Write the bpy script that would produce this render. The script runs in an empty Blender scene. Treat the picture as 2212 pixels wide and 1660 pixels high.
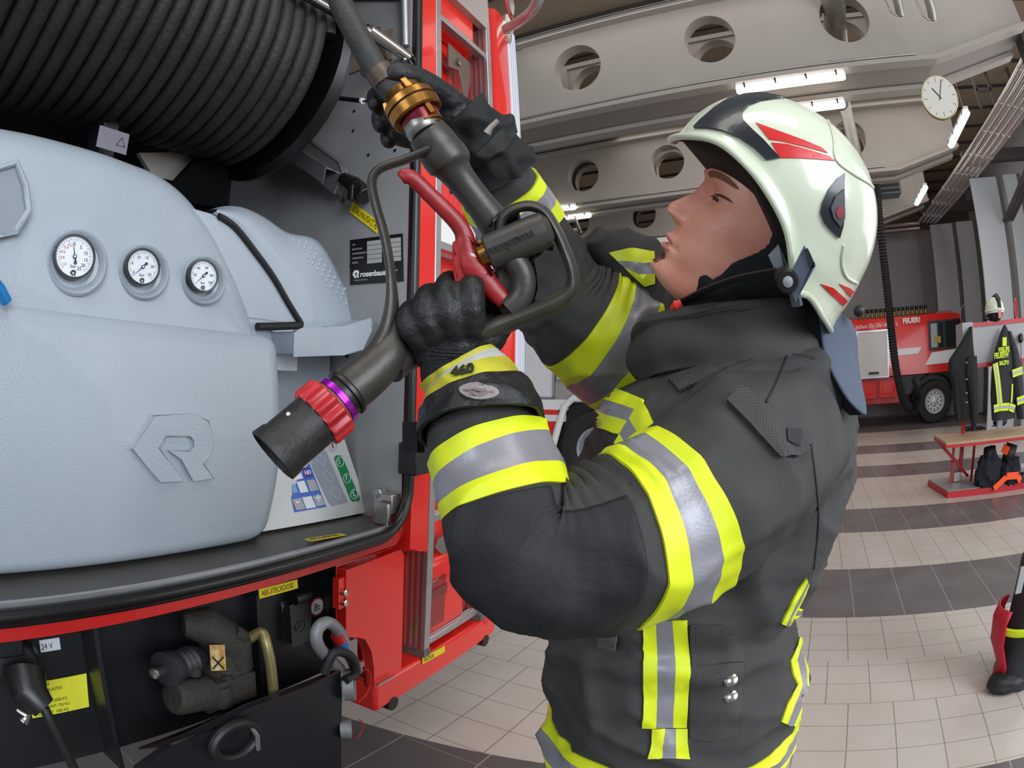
import bpy, math, random
from mathutils import Vector, Matrix, noise
from mathutils.geometry import tessellate_polygon
random.seed(7)
PI = math.pi
sc = bpy.context.scene
C = sc.collection
# ---------------------------------------------------------------- camera, world, exposure
# fisheye lens standing 1.5 m above the floor (world: X right, Y into the hall, Z up)
EYE = Vector((0, 0, 1.5))
FPX, CX, CY = 1289.85, 861.84, 632.84
U_ = Vector((0.7709537, -0.06807539, -0.63324255))
D_ = Vector((-0.02474774, 0.99031826, -0.13659167))
V_ = Vector((0.6364102, 0.12097717, 0.76180482))
def ray(px, py):
    a, b = px - CX, py - CY
    r = math.hypot(a, b) + 1e-9
    th = 2 * math.asin(min(1, r / (2 * FPX)))
    v = Vector((a / r * math.sin(th), b / r * math.sin(th), math.cos(th)))
    return Vector((U_.dot(v), V_.dot(v), -D_.dot(v)))
def at(px, py, dist=None, Y=None, X=None, Z=None):
    r = ray(px, py)
    if dist is not None: k = dist
    elif Y is not None: k = Y / r.y
    elif X is not None: k = X / r.x
    else: k = (Z - 1.5) / r.z
    return EYE + r * k
cam = bpy.data.cameras.new('camera'); camo = bpy.data.objects.new('camera', cam); C.objects.link(camo)
sc.camera = camo
camo.location = EYE
mw = Matrix(((U_.x, -D_.x * 0, 0), (0, 0, 0), (0, 0, 0)))
xw = Vector((U_.x, V_.x, -D_.x)); yw = -Vector((U_.y, V_.y, -D_.y)); zw = -Vector((U_.z, V_.z, -D_.z))
camo.rotation_euler = Matrix((xw, yw, zw)).transposed().to_euler()
cam.type = 'PANO'; cam.panorama_type = 'FISHEYE_EQUISOLID'
cam.sensor_width = 22.12; cam.sensor_height = 16.60; cam.fisheye_lens = FPX / 100; cam.fisheye_fov = math.radians(220)
cam.shift_x = (1106 - CX) / 2212; cam.shift_y = -(830 - CY) / 1660
cam.clip_start = 0.02; cam.clip_end = 100
w = bpy.data.worlds.new('daylight'); sc.world = w; w.use_nodes = True
w.node_tree.nodes['Background'].inputs[0].default_value = (0.86, 0.93, 1.0, 1)
w.node_tree.nodes['Background'].inputs[1].default_value = 0.30
sc.view_settings.view_transform = 'Standard'; sc.view_settings.look = 'None'; sc.view_settings.gamma = 1
sc.view_settings.use_curve_mapping = False
sc.view_settings.exposure = 0.0
def area(name, loc, aim, sx, sy, power, col):
    l = bpy.data.lights.new(name, 'AREA'); l.shape = 'RECTANGLE'; l.size = sx; l.size_y = sy; l.energy = power; l.color = col
    o = bpy.data.objects.new(name, l); C.objects.link(o); o.location = loc
    o.rotation_euler = (Vector(aim) - Vector(loc)).to_track_quat('-Z', 'Y').to_euler()
    return o
# daylight through the open gates behind and to the right of the camera, and the row of ceiling lamps
area('gate_daylight', (5.2, -1.6, 3.3), (-0.3, 1.3, 1.3), 4.5, 3.4, 440, (0.86, 0.93, 1.0))
area('front_daylight', (-1.5, -6.0, 3.4), (-0.4, 2.0, 1.2), 3, 2.4, 170, (0.80, 0.90, 1.0))
area('side_daylight', (6.0, 6.5, 2.6), (0, 6.5, 2.3), 7, 4.4, 210, (0.93, 0.96, 1.0))
area('ceiling_tubes', (0.5, -0.6, 6.3), (0, 1.2, 0.5), 5, 1.2, 110, (1.0, 0.95, 0.88))
area('hall_tubes', (0.5, 10.5, 6.3), (0.5, 10.6, 0), 8, 9, 270, (1.0, 0.96, 0.92))

# ---------------------------------------------------------------- helpers
MATS = {}
def lin(c):
    c = c.lstrip('#'); o = []
    for i in (0, 2, 4):
        v = int(c[i:i+2], 16) / 255
        o.append(v / 12.92 if v < 0.04045 else ((v + 0.055) / 1.055) ** 2.4)
    return (*o, 1)
def mat(name, col, rough=0.5, metal=0.0, bump=0.0, bscale=60, var=0.0, vscale=6, var2=None, emit=0, coat=0, grid=None, spec=0.5, uvbump=None):
    if name in MATS: return MATS[name]
    m = bpy.data.materials.new(name); m.use_nodes = True; nt = m.node_tree; N = nt.nodes; L = nt.links
    b = N['Principled BSDF']; c = lin(col) if isinstance(col, str) else (*col, 1)
    b.inputs['Base Color'].default_value = c; b.inputs['Roughness'].default_value = rough; b.inputs['Metallic'].default_value = metal
    b.inputs['Coat Weight'].default_value = coat; b.inputs['Specular IOR Level'].default_value = spec
    if coat: b.inputs['Coat Roughness'].default_value = 0.08
    if emit:
        b.inputs['Emission Color'].default_value = c; b.inputs['Emission Strength'].default_value = emit
    tc = N.new('ShaderNodeTexCoord')
    if var:
        n = N.new('ShaderNodeTexNoise'); n.inputs['Scale'].default_value = vscale; n.inputs['Detail'].default_value = 6
        L.new(tc.outputs['Object'], n.inputs['Vector'])
        r = N.new('ShaderNodeValToRGB'); r.color_ramp.elements[0].position = 0.3; r.color_ramp.elements[1].position = 0.75
        c2 = lin(var2) if var2 else (c[0] * (1 - var), c[1] * (1 - var), c[2] * (1 - var), 1)
        r.color_ramp.elements[0].color = c2; r.color_ramp.elements[1].color = c
        L.new(n.outputs['Fac'], r.inputs[0]); L.new(r.outputs[0], b.inputs['Base Color'])
    if bump:
        n2 = N.new('ShaderNodeTexNoise'); n2.inputs['Scale'].default_value = bscale; n2.inputs['Detail'].default_value = 3
        L.new(tc.outputs['Object'], n2.inputs['Vector'])
        bp = N.new('ShaderNodeBump'); bp.inputs['Strength'].default_value = bump; bp.inputs['Distance'].default_value = 0.01
        L.new(n2.outputs['Fac'], bp.inputs['Height']); L.new(bp.outputs[0], b.inputs['Normal'])
    if grid:  # woven ripstop grid from the UVs, given in metres
        pitch, gc = grid
        sep = N.new('ShaderNodeSeparateXYZ'); L.new(tc.outputs['UV'], sep.inputs[0])
        outs = []
        for k in (0, 1):
            f = N.new('ShaderNodeMath'); f.operation = 'MULTIPLY'; f.inputs[1].default_value = 1 / pitch; L.new(sep.outputs[k], f.inputs[0])
            g = N.new('ShaderNodeMath'); g.operation = 'PINGPONG'; g.inputs[1].default_value = 0.30; L.new(f.outputs[0], g.inputs[0])
            outs.append(g)
        mx = N.new('ShaderNodeMath'); mx.operation = 'MINIMUM'
        L.new(outs[0].outputs[0], mx.inputs[0]); L.new(outs[1].outputs[0], mx.inputs[1])
        rp = N.new('ShaderNodeMapRange'); rp.inputs[1].default_value = 0.02; rp.inputs[2].default_value = 0.2; rp.inputs[3].default_value = 1; rp.inputs[4].default_value = 0
        L.new(mx.outputs[0], rp.inputs[0])
        mix = N.new('ShaderNodeMix'); mix.data_type = 'RGBA'
        L.new(rp.outputs[0], mix.inputs[0]); mix.inputs[6].default_value = c; mix.inputs[7].default_value = lin(gc)
        L.new(mix.outputs[2], b.inputs['Base Color'])
        bp = N.new('ShaderNodeBump'); bp.inputs['Strength'].default_value = 0.5; bp.inputs['Distance'].default_value = 0.0008
        L.new(rp.outputs[0], bp.inputs['Height']); L.new(bp.outputs[0], b.inputs['Normal'])
    if uvbump:  # ribs across one UV axis: (axis, pitch, depth)
        ax, pitch, dep = uvbump
        sep = N.new('ShaderNodeSeparateXYZ'); L.new(tc.outputs['Object'], sep.inputs[0])
        f = N.new('ShaderNodeMath'); f.operation = 'MULTIPLY'; f.inputs[1].default_value = 1 / pitch; L.new(sep.outputs[ax], f.inputs[0])
        g = N.new('ShaderNodeMath'); g.operation = 'PINGPONG'; g.inputs[1].default_value = 0.30; L.new(f.outputs[0], g.inputs[0])
        bp = N.new('ShaderNodeBump'); bp.inputs['Strength'].default_value = 1; bp.inputs['Distance'].default_value = dep
        L.new(g.outputs[0], bp.inputs['Height']); L.new(bp.outputs[0], b.inputs['Normal'])
    MATS[name] = m
    return m
FR = {}   # world frame of each empty, so children can be given in world coordinates
def thing(name, loc, label, cat, group=None, rotz=0, kind=None):
    o = bpy.data.objects.new(name, None); C.objects.link(o); o.empty_display_size = 0.1
    o.location = loc; o.rotation_euler = (0, 0, rotz)
    if label: o['label'] = label
    if cat: o['category'] = cat
    if group: o['group'] = group
    if kind: o['kind'] = kind
    FR[o.name] = Matrix.Translation(Vector(loc)) @ Matrix.Rotation(rotz, 4, 'Z')
    return o
def tag(o, label=None, cat=None, group=None, kind=None):
    for k, v in (('label', label), ('category', cat), ('group', group), ('kind', kind)):
        if v: o[k] = v
    return o
class MB:
    def __init__(s): s.v = []; s.f = []; s.m = []; s.uv = []; s.cur = 0
    def add(s, vs, fs, uvs=None):
        b = len(s.v); s.v += [Vector(v) for v in vs]
        for i, f in enumerate(fs):
            s.f.append([b + j for j in f]); s.m.append(s.cur)
            s.uv.append(uvs[i] if uvs else None)
        return s
    def box(s, lo, hi, M=None):
        x0, y0, z0 = lo; x1, y1, z1 = hi
        vs = [Vector(p) for p in ((x0,y0,z0),(x1,y0,z0),(x1,y1,z0),(x0,y1,z0),(x0,y0,z1),(x1,y0,z1),(x1,y1,z1),(x0,y1,z1))]
        if M: vs = [M @ v for v in vs]
        return s.add(vs, [(0,3,2,1),(4,5,6,7),(0,1,5,4),(1,2,6,5),(2,3,7,6),(3,0,4,7)])
    def bar(s, a, b, w, h, up=(0, 0, 1)):
        a, b = Vector(a), Vector(b); d = (b - a).normalized(); r = d.cross(Vector(up)).normalized(); u = r.cross(d)
        vs = [p + r * (w/2*i) + u * (h/2*j) for p in (a, b) for i, j in ((-1,-1),(1,-1),(1,1),(-1,1))]
        return s.add(vs, [(0,3,2,1),(4,5,6,7),(0,1,5,4),(1,2,6,5),(2,3,7,6),(3,0,4,7)])
    def rings(s, R, closed=True, cap=True, uvs=None, loop=False):
        n = len(R[0]); vs = [p for r in R for p in r]; fs = []; uu = [] if uvs else None
        K = len(R)
        for i in range(K if loop else K - 1):
            i2 = (i + 1) % K
            for j in range(n if closed else n - 1):
                k = (j + 1) % n
                fs.append((i*n+j, i*n+k, i2*n+k, i2*n+j))
                if uvs:
                    u1 = uvs[i][j]; u4 = uvs[i2][j]
                    u2 = uvs[i][j+1]; u3 = uvs[i2][j+1]
                    uu.append([u1, u2, u3, u4])
        if cap and closed and not loop:
            fs.append(tuple(range(n - 1, -1, -1))); fs.append(tuple((K-1)*n + j for j in range(n)))
            if uvs: uu.append([uvs[0][j] for j in range(n-1, -1, -1)]); uu.append([uvs[-1][j] for j in range(n)])
        return s.add(vs, fs, uu)
    def tube(s, pts, rad, seg=14, cap=True, flat=1.0, up=None, loop=False):
        P = [Vector(p) for p in pts]; K = len(P)
        R = rad if isinstance(rad, (list, tuple)) else [rad] * K
        out = []; pu = None
        for i in range(K):
            d = (P[(i+1) % K] - P[i-1]) if (loop or 0 < i < K-1) else (P[1]-P[0] if i == 0 else P[-1]-P[-2])
            d.normalize()
            if pu is None:
                u0 = Vector(up) if up else (Vector((0,0,1)) if abs(d.z) < 0.9 else Vector((1,0,0)))
            else: u0 = pu
            u = (u0 - d * u0.dot(d)).normalized(); pu = u; r = d.cross(u)
            out.append([P[i] + (u * math.cos(a) * flat + r * math.sin(a)) * R[i] for a in (2*PI*j/seg for j in range(seg))])
        return s.rings(out, cap=cap, loop=loop)
    def lathe(s, o, ax, prof, seg=32, cap=True, start=0):
        o = Vector(o); ax = Vector(ax).normalized(); u = ax.orthogonal().normalized(); r = ax.cross(u)
        R = [[o + ax * t + (u * math.cos(a) + r * math.sin(a)) * q for a in (2*PI*j/seg for j in range(seg))] for t, q in prof]
        return s.rings(R, cap=cap)
    def prism(s, poly, n, th):
        P = [Vector(p) for p in poly]; n = Vector(n) * th; K = len(P)
        tri = tessellate_polygon([P])
        vs = P + [p + n for p in P]
        fs = [tuple(t) for t in tri] + [tuple(K + i for i in reversed(t)) for t in tri]
        fs += [(i, (i+1) % K, K + (i+1) % K, K + i) for i in range(K)]
        return s.add(vs, fs)
    def ball(s, c, r, seg=20, M=None, sc3=(1,1,1)):
        c = Vector(c); R = []
        for i in range(seg // 2 + 1):
            t = PI * i / (seg // 2); q = max(math.sin(t), 1e-4)
            R.append([c + Vector((q*math.cos(a)*sc3[0], q*math.sin(a)*sc3[1], math.cos(t)*sc3[2])) * r for a in (2*PI*j/seg for j in range(seg))])
        if M: R = [[M @ p for p in q] for q in R]
        return s.rings(R)
    def build(s, name, mats, parent=None, local=False, smooth=True, angle=35, bevel=0, bseg=2, solid=0, subsurf=0, weld=False):
        vs = s.v
        if parent is not None and not local:
            p = parent
            while p.parent is not None: p = p.parent
            inv = FR[p.name].inverted(); vs = [inv @ v for v in vs]
        elif parent is None and not local and vs:
            lo = Vector((min(v.x for v in vs), min(v.y for v in vs), min(v.z for v in vs))); hi = Vector((max(v.x for v in vs), max(v.y for v in vs), 0))
            org = Vector(((lo.x+hi.x)/2, (lo.y+hi.y)/2, lo.z)); vs = [v - org for v in vs]
        me = bpy.data.meshes.new(name); me.from_pydata([tuple(v) for v in vs], [], s.f)
        if not isinstance(mats, (list, tuple)): mats = [mats]
        for m in mats: me.materials.append(m)
        for p, mi in zip(me.polygons, s.m): p.material_index = mi
        if any(u is not None for u in s.uv):
            lay = me.uv_layers.new(name='UVMap'); k = 0
            for f, u in zip(s.f, s.uv):
                for j in range(len(f)):
                    lay.data[k].uv = u[j] if u else (0, 0); k += 1
        me.validate(); me.update()
        if smooth:
            for p in me.polygons: p.use_smooth = True
            me.set_sharp_from_angle(angle=math.radians(angle))
        o = bpy.data.objects.new(name, me); C.objects.link(o)
        if parent is not None: o.parent = parent
        elif not local and s.v: o.location = org; FR[o.name] = Matrix.Translation(org)
        else: FR[o.name] = Matrix.Identity(4)
        if weld: o.modifiers.new('weld', 'WELD').merge_threshold = 0.0001
        if bevel:
            b = o.modifiers.new('bevel', 'BEVEL'); b.width = bevel; b.segments = bseg; b.limit_method = 'ANGLE'; b.angle_limit = math.radians(40)
        if solid:
            b = o.modifiers.new('thickness', 'SOLIDIFY'); b.thickness = solid; b.offset = -1
        if subsurf:
            b = o.modifiers.new('smooth', 'SUBSURF'); b.levels = b.render_levels = subsurf
        return o
def text(name, s, size, M, m, parent, depth=0.0006, local=True, sx=1.0, align='LEFT', shear=0, bold=0):
    cu = bpy.data.curves.new(name, 'FONT'); cu.body = s; cu.size = size; cu.extrude = depth; cu.align_x = align; cu.shear = shear; cu.offset = bold
    to = bpy.data.objects.new(name, cu); C.objects.link(to)
    dg = bpy.context.evaluated_depsgraph_get(); me = bpy.data.meshes.new_from_object(to.evaluated_get(dg))
    bpy.data.objects.remove(to)
    inv = Matrix.Identity(4)
    if parent is not None and not local:
        p = parent
        while p.parent is not None: p = p.parent
        inv = FR[p.name].inverted()
    me.transform(inv @ M @ Matrix.Diagonal((sx, 1, 1, 1))); me.materials.clear(); me.materials.append(m)
    o = bpy.data.objects.new(name, me); C.objects.link(o); o.parent = parent
    return o
def frame(o, x, y):   # matrix from origin, x axis and y axis
    o, x, y = Vector(o), Vector(x).normalized(), Vector(y).normalized(); y = (y - x * y.dot(x)).normalized(); z = x.cross(y)
    return Matrix(((x.x, y.x, z.x, o.x), (x.y, y.y, z.y, o.y), (x.z, y.z, z.z, o.z), (0, 0, 0, 1)))
def crv(ts, vs, t):   # smooth curve through the samples
    if t <= ts[0]: return vs[0]
    for i in range(len(ts) - 1):
        if t <= ts[i+1]:
            h = ts[i+1] - ts[i]; k = (t - ts[i]) / h
            m0 = (vs[i+1] - vs[i-1]) / (ts[i+1] - ts[i-1]) if i else (vs[1] - vs[0]) / h
            m1 = (vs[i+2] - vs[i]) / (ts[i+2] - ts[i]) if i + 2 < len(ts) else (vs[-1] - vs[-2]) / h
            return (2*k**3 - 3*k*k + 1)*vs[i] + (k**3 - 2*k*k + k)*h*m0 + (-2*k**3 + 3*k*k)*vs[i+1] + (k**3 - k*k)*h*m1
    return vs[-1]
def smoothpath(P, n=8, closed=False):
    P = [Vector(p) for p in P]; out = []; K = len(P)
    for i in range(K if closed else K - 1):
        if closed: a, b, c, d = P[i-1], P[i], P[(i+1) % K], P[(i+2) % K]
        else: a, b, c, d = P[max(i-1, 0)], P[i], P[i+1], P[min(i+2, K-1)]
        for j in range(n):
            t = j / n
            out.append(0.5 * ((2*b) + (c-a)*t + (2*a-5*b+4*c-d)*t*t + (3*b-a-3*c+d)*t**3))
    if not closed: out.append(P[-1].copy())
    return out
def interp(ts, vs, t):
    if t <= ts[0]: return vs[0]
    for i in range(len(ts) - 1):
        if t <= ts[i+1]:
            k = (t - ts[i]) / (ts[i+1] - ts[i]); k = k*k*(3-2*k)
            return vs[i] + (vs[i+1] - vs[i]) * k
    return vs[-1]
def copy_tree(o):
    c = o.copy(); C.objects.link(c)
    for ch in list(o.children):
        d = copy_tree(ch); d.parent = c
    return c
# ---------------------------------------------------------------- the hall
white_paint = mat('white_paint', '#c4bfbb', 0.6, var=0.08, vscale=1.5)
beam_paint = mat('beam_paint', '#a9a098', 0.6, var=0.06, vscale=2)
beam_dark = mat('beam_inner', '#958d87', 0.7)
wood_ceil = mat('wood_wool', '#9a8672', 0.9, var=0.3, vscale=30)
galv = mat('galvanised', '#b5b1ab', 0.35, 0.8, var=0.2, vscale=8)
chrome = mat('steel', '#c8c6c2', 0.22, 1.0)
alu = mat('aluminium', '#c3c3c6', 0.35, 0.85, var=0.15, vscale=20)
blackp = mat('black_plastic', '#141416', 0.45)
blackr = mat('black_rubber', '#1a1a1b', 0.55, bump=0.15, bscale=40)
redp = mat('red_paint', '#e5281f', 0.25, coat=0.6)
redd = mat('dark_red_paint', '#b81f1c', 0.35, coat=0.3)
whitep = mat('white_gloss', '#ecebe9', 0.35)
yel = mat('yellow_sticker', '#e8cf12', 0.45)
lampm = mat('lamp_tube', '#fff6e6', 0.4, emit=5)
inkm = mat('black_ink', '#15140f', 0.6)
glass = mat('dark_glass', '#20262a', 0.06, spec=0.9)

def floor_mat():
    m = bpy.data.materials.new('floor_tiles'); m.use_nodes = True; nt = m.node_tree; N = nt.nodes; L = nt.links
    b = N['Principled BSDF']; tc = N.new('ShaderNodeTexCoord'); sep = N.new('ShaderNodeSeparateXYZ'); L.new(tc.outputs['Object'], sep.inputs[0])
    def M(op, a, bb=None, c=None):
        n = N.new('ShaderNodeMath'); n.operation = op
        for i, x in enumerate((a, bb, c)):
            if x is None: continue
            if isinstance(x, (int, float)): n.inputs[i].default_value = x
            else: L.new(x, n.inputs[i])
        return n.outputs[0]
    X, Y = sep.outputs[0], sep.outputs[1]
    # near dark mat strip runs slightly askew on the left side
    near = M('ADD', 1.905, M('MULTIPLY', M('MINIMUM', M('ADD', X, 0.15), 0), 0.22))
    dark = M('LESS_THAN', Y, near)
    for a, c in ((3.585, 4.545), (5.625, 6.60), (8.49, 9.50), (10.83, 11.97), (14.34, 18.36), (20.7, 24)):
        dark = M('MAXIMUM', dark, M('MULTIPLY', M('GREATER_THAN', Y, a), M('LESS_THAN', Y, c)))
    def lines(v, pitch, off, w):   # 1 on the joint
        t = M('PINGPONG', M('SUBTRACT', v, off), pitch / 2)
        return M('LESS_THAN', t, w)
    half = M('MULTIPLY', M('GREATER_THAN', Y, 2.52), M('LESS_THAN', Y, 2.975))
    lx = lines(M('ADD', X, M('MULTIPLY', half, 0.118)), 0.2364, 0.223, 0.0022)
    ly = lines(Y, 0.1985, 2.124, 0.0018)
    dx = lines(X, 0.361, 0.155, 0.003)
    dy = lines(Y, 0.485, 3.585, 0.0012)
    lj = M('MAXIMUM', lx, ly); dj = M('MAXIMUM', dx, dy)
    joint = M('ADD', M('MULTIPLY', lj, M('SUBTRACT', 1, dark)), M('MULTIPLY', dj, dark))
    def mix(f, a, bb):
        n = N.new('ShaderNodeMix'); n.data_type = 'RGBA'; L.new(f, n.inputs[0])
        for i, x in ((6, a), (7, bb)):
            if isinstance(x, tuple): n.inputs[i].default_value = x
            else: L.new(x, n.inputs[i])
        return n.outputs[2]
    nz = N.new('ShaderNodeTexNoise'); nz.inputs['Scale'].default_value = 3; nz.inputs['Detail'].default_value = 8; L.new(tc.outputs['Object'], nz.inputs[0])
    light = mix(nz.outputs[0], lin('#b3a69b'), lin('#c9bfb6')); dk = mix(nz.outputs[0], lin('#585252'), lin('#777170'))
    fx = M('PINGPONG', M('MULTIPLY', X, 1), 0.006); fy = M('PINGPONG', M('MULTIPLY', Y, 1), 0.006)
    mesh_ = M('MULTIPLY', M('LESS_THAN', M('MINIMUM', fx, fy), 0.0022), M('LESS_THAN', Y, near))
    dk = mix(M('MULTIPLY', mesh_, 0.6), dk, lin('#3d3733'))
    col = mix(dark, light, dk)
    col = mix(M('MULTIPLY', joint, 0.85), col, mix(dark, lin('#655a52'), lin('#a39b94')))
    L.new(col, b.inputs['Base Color']); b.inputs['Roughness'].default_value = 0.32
    rr = M('ADD', 0.22, M('MULTIPLY', nz.outputs[0], 0.2)); L.new(rr, b.inputs['Roughness'])
    bp = N.new('ShaderNodeBump'); bp.inputs['Distance'].default_value = 0.001; bp.inputs['Strength'].default_value = 0.5
    L.new(M('SUBTRACT', 1, joint), bp.inputs['Height']); L.new(bp.outputs[0], b.inputs['Normal'])
    return m
b = MB(); b.add([(-8, -4, 0), (9, -4, 0), (9, 20, 0), (-8, 20, 0)], [(0, 1, 2, 3)])
o = b.build('floor', floor_mat(), local=True); o['kind'] = 'structure'
YB = 19.0
b = MB(); b.box((-8, YB, 0), (6.6, YB + 0.2, 5.4)); o = b.build('wall_back', white_paint); o['kind'] = 'structure'
b = MB(); b.box((-8, YB + 0.02, 5.4), (6.6, YB + 0.2, 6.7)); o = b.build('trim_1', mat('brown_wall', '#8d7566', 0.8)); o['kind'] = 'structure'
b = MB(); b.box((6.4, 6.0, 0), (6.6, YB, 6.7)); o = b.build('wall_right', mat('gate_wall', '#cfcfd0', 0.6)); o['kind'] = 'structure'
b = MB(); b.box((-8, 4.6, 6.42), (9, YB, 6.6)); o = b.build('ceiling', wood_ceil); o['kind'] = 'structure'
b = MB()
for i in range(14): b.box((-8, 4.7 + i * 1.05, 6.36), (9, 4.72 + i * 1.05, 6.42))
o = b.build('trim_2', mat('dark_joint', '#3c342e', 0.8)); o['kind'] = 'structure'

# ---- roof beams: box girders with round openings, bottom recess between two flanges
KX = 2.42
def beam(Y0, T, label, holes, xk, hr=0.36, xl=-6, xe=3.86):
    t = thing('roof_beam', (0, Y0, 4.95), label, 'beam', 'white box girders under the ceiling')
    zb, zt = 5.0, 6.34
    def plate(y, s, nm, m):
        b = MB(); hs = sorted(holes); zc = 5.68; th = 0.03; q = 0.5
        xs = xl
        def zbot(x): return zb if x < xk else zb + (x - xk) * 0.235
        def slab(x0, x1, z0a, z0b, z1):
            b.add([(x0, y, z0a), (x1, y, z0b), (x1, y, z1), (x0, y, z1), (x0, y+s*th, z0a), (x1, y+s*th, z0b), (x1, y+s*th, z1), (x0, y+s*th, z1)],
                  [(0,1,2,3),(7,6,5,4),(0,4,5,1),(3,2,6,7),(1,5,6,2),(0,3,7,4)])
        for h in hs:
            slab(xs, h - q, zb, zb, zt)
            n = 48; inn = []; out = []
            for j in range(n):
                a = 2*PI*j/n; c_, s_ = math.cos(a), math.sin(a)
                inn.append((h + hr*c_, zc + hr*s_)); k = q / max(abs(c_), abs(s_)); out.append((h + k*c_, zc + k*s_))
            vs = [(x, y, z) for x, z in inn + out]
            b.add(vs, [(j, (j+1) % n, n + (j+1) % n, n + j) for j in range(n)])
            slab(h - q, h + q, zb, zb, zc - q); slab(h - q, h + q, zc + q, zc + q, zt)
            xs = h + q
        slab(xs, xk, zb, zb, zt); slab(xk, xe, zb, zbot(xe), zt)
        b.build(nm, m, t, smooth=False)
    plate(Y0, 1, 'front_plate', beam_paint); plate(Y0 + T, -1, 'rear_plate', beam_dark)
    for h in holes:
        b = MB(); n = 48; R = []
        for yy in (Y0 + 0.0, Y0 + 0.22): R.append([(h + hr*math.cos(2*PI*j/n), yy, 5.68 + hr*math.sin(2*PI*j/n)) for j in range(n)])
        b.rings(R, cap=False); b.build('hole_sleeve', beam_paint, t)
        b = MB(); R = []
        for yy in (Y0 + T - 0.2, Y0 + T): R.append([(h + hr*math.cos(2*PI*j/n), yy, 5.68 + hr*math.sin(2*PI*j/n)) for j in range(n)])
        b.rings(R, cap=False)
        b.build('rear_sleeve', beam_paint, t)
    zh = zb + (xe - xk) * 0.235
    for k, (ya, yb) in enumerate(((Y0 - 0.09, Y0 + 0.1), (Y0 + T - 0.12, Y0 + T + 0.09))):
        b = MB()
        prof = [(xl, zb), (xk, zb), (xe, zh)]
        for (xa, za), (xb, zc2) in zip(prof, prof[1:]):
            b.add([(xa, ya, za-.06), (xb, ya, zc2-.06), (xb, yb, zc2-.06), (xa, yb, za-.06), (xa, ya, za), (xb, ya, zc2), (xb, yb, zc2), (xa, yb, za)],
                  [(0,3,2,1),(4,5,6,7),(0,1,5,4),(1,2,6,5),(2,3,7,6),(3,0,4,7)])
        b.build('flange', beam_paint, t, smooth=False)
    b = MB()
    for (xa, za), (xb, zc2) in zip(prof, prof[1:]):
        b.add([(xa, Y0+.1, za+.02), (xb, Y0+.1, zc2+.02), (xb, Y0+T-.1, zc2+.02), (xa, Y0+T-.1, za+.02)], [(0, 3, 2, 1)])
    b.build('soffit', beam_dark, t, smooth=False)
    b = MB(); b.box((xl, Y0 - 0.1, zt), (xe, Y0 + 0.12, zt + 0.05)); b.box((xl, Y0 - 0.16, zt - 0.12), (xe, Y0 - 0.02, zt - 0.06)); b.build('top_flange', beam_paint, t, smooth=False)
    b = MB(); b.tube([(xl, Y0 - 0.03, zb + 0.05), (xk - 0.3, Y0 - 0.03, zb + 0.05)], 0.018)
    b.tube([(xl, Y0 + T + .05, zb - 0.02), (xk - 0.5, Y0 + T + .05, zb - 0.02)], 0.018); b.build('conduit', galv, t)
    return t
beam(6.92, 0.86, 'nearest white box girder with three big round openings', [-2.65, -0.69, 1.27], KX, xe=4.16)
beam(11.25, 0.62, 'second white box girder, partly hidden behind the helmet', [-4.40, -2.50, -0.5, 1.43], 2.36)
beam(14.95, 0.7, 'farthest white box girder, low between raised arm and face', [-6.1, -4.15, -2.2], 2.5, xl=-9)

b = MB(); b.bar((4.24, 7.3, 4.7), (4.24, 7.3, 6.36), .12, .3, (0, 1, 0)); b.bar((4.1, 6.9, 5.9), (4.9, 6.9, 6.2), .08, .08)
tag(b.build('steel_hanger', mat('dark_steel', '#4c4644', 0.6)), 'dark steel hanger at the right end of the nearest girder', 'hanger')
# ---- lamps
def lamp(a, bb, label, wire=True):
    a, bb = Vector(a), Vector(bb); d = (bb - a).normalized(); s = d.cross(Vector((0, 0, 1))).normalized()
    t = thing('fluorescent_lamp', (a + bb) / 2, label, 'lamp', 'long fluorescent lamps under the roof')
    b = MB(); b.tube([a + d*0.0, a + d*0.03, bb - d*0.03, bb], [0.05, 0.068, 0.068, 0.05], flat=0.75); b.build('diffuser', lampm, t)
    b = MB(); b.bar(a + Vector((0, 0, 0.07)), bb + Vector((0, 0, 0.07)), 0.09, 0.05); b.build('lamp_housing', whitep, t, bevel=0.005)
    for k in (0.08, 0.36, 0.64, 0.92):
        p = a.lerp(bb, k); b = MB(); b.box((p.x-.012, p.y-.075, p.z-.01), (p.x+.012, p.y-.06, p.z+.06)) if abs(d.x) > .7 else b.box((p.x-.075, p.y-.012, p.z-.01), (p.x-.06, p.y+.012, p.z+.06)); b.build('clip', blackp, t)
    if wire:
        for k in (0.1, 0.9):
            p = a.lerp(bb, k); b = MB(); b.tube([p + Vector((0, 0, 0.08)), Vector((p.x, p.y, 5.1 if p.x < 2 else 6.43))], 0.006, 6); b.build('hanger', galv, t)
lamp((-0.48, 6.9, 4.86), (1.02, 6.9, 4.86), 'long lit tube lamp under the nearest girder, above the worn helmet')
lamp((-0.35, 7.68, 4.83), (1.02, 7.68, 4.83), 'lit tube lamp half hidden behind the top of the worn helmet')
lamp(at(1120, 460, Y=11.1), at(1243, 448, Y=11.1), 'upper lit tube lamp beside the raised right forearm')
p = at(1276, 465, Y=11.7); lamp(p + Vector((-1.5, 0, 0)), p, 'lower lit tube lamp beside the raised right forearm')
lamp((3.3, 8.6, 4.93), (3.3, 10.05, 4.93), 'nearer of the two slanting lamps under the clock')
lamp((3.3, 12.8, 5.02), (3.3, 14.15, 5.02), 'small far lamp beside the bundle of pipes')
p = at(1215, 480, Y=11.6)
b = MB()
for dz in (0, -0.22): b.tube([p + Vector((-0.4, 0, dz)), p + Vector((0.35, 0, dz))], 0.04)
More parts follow.
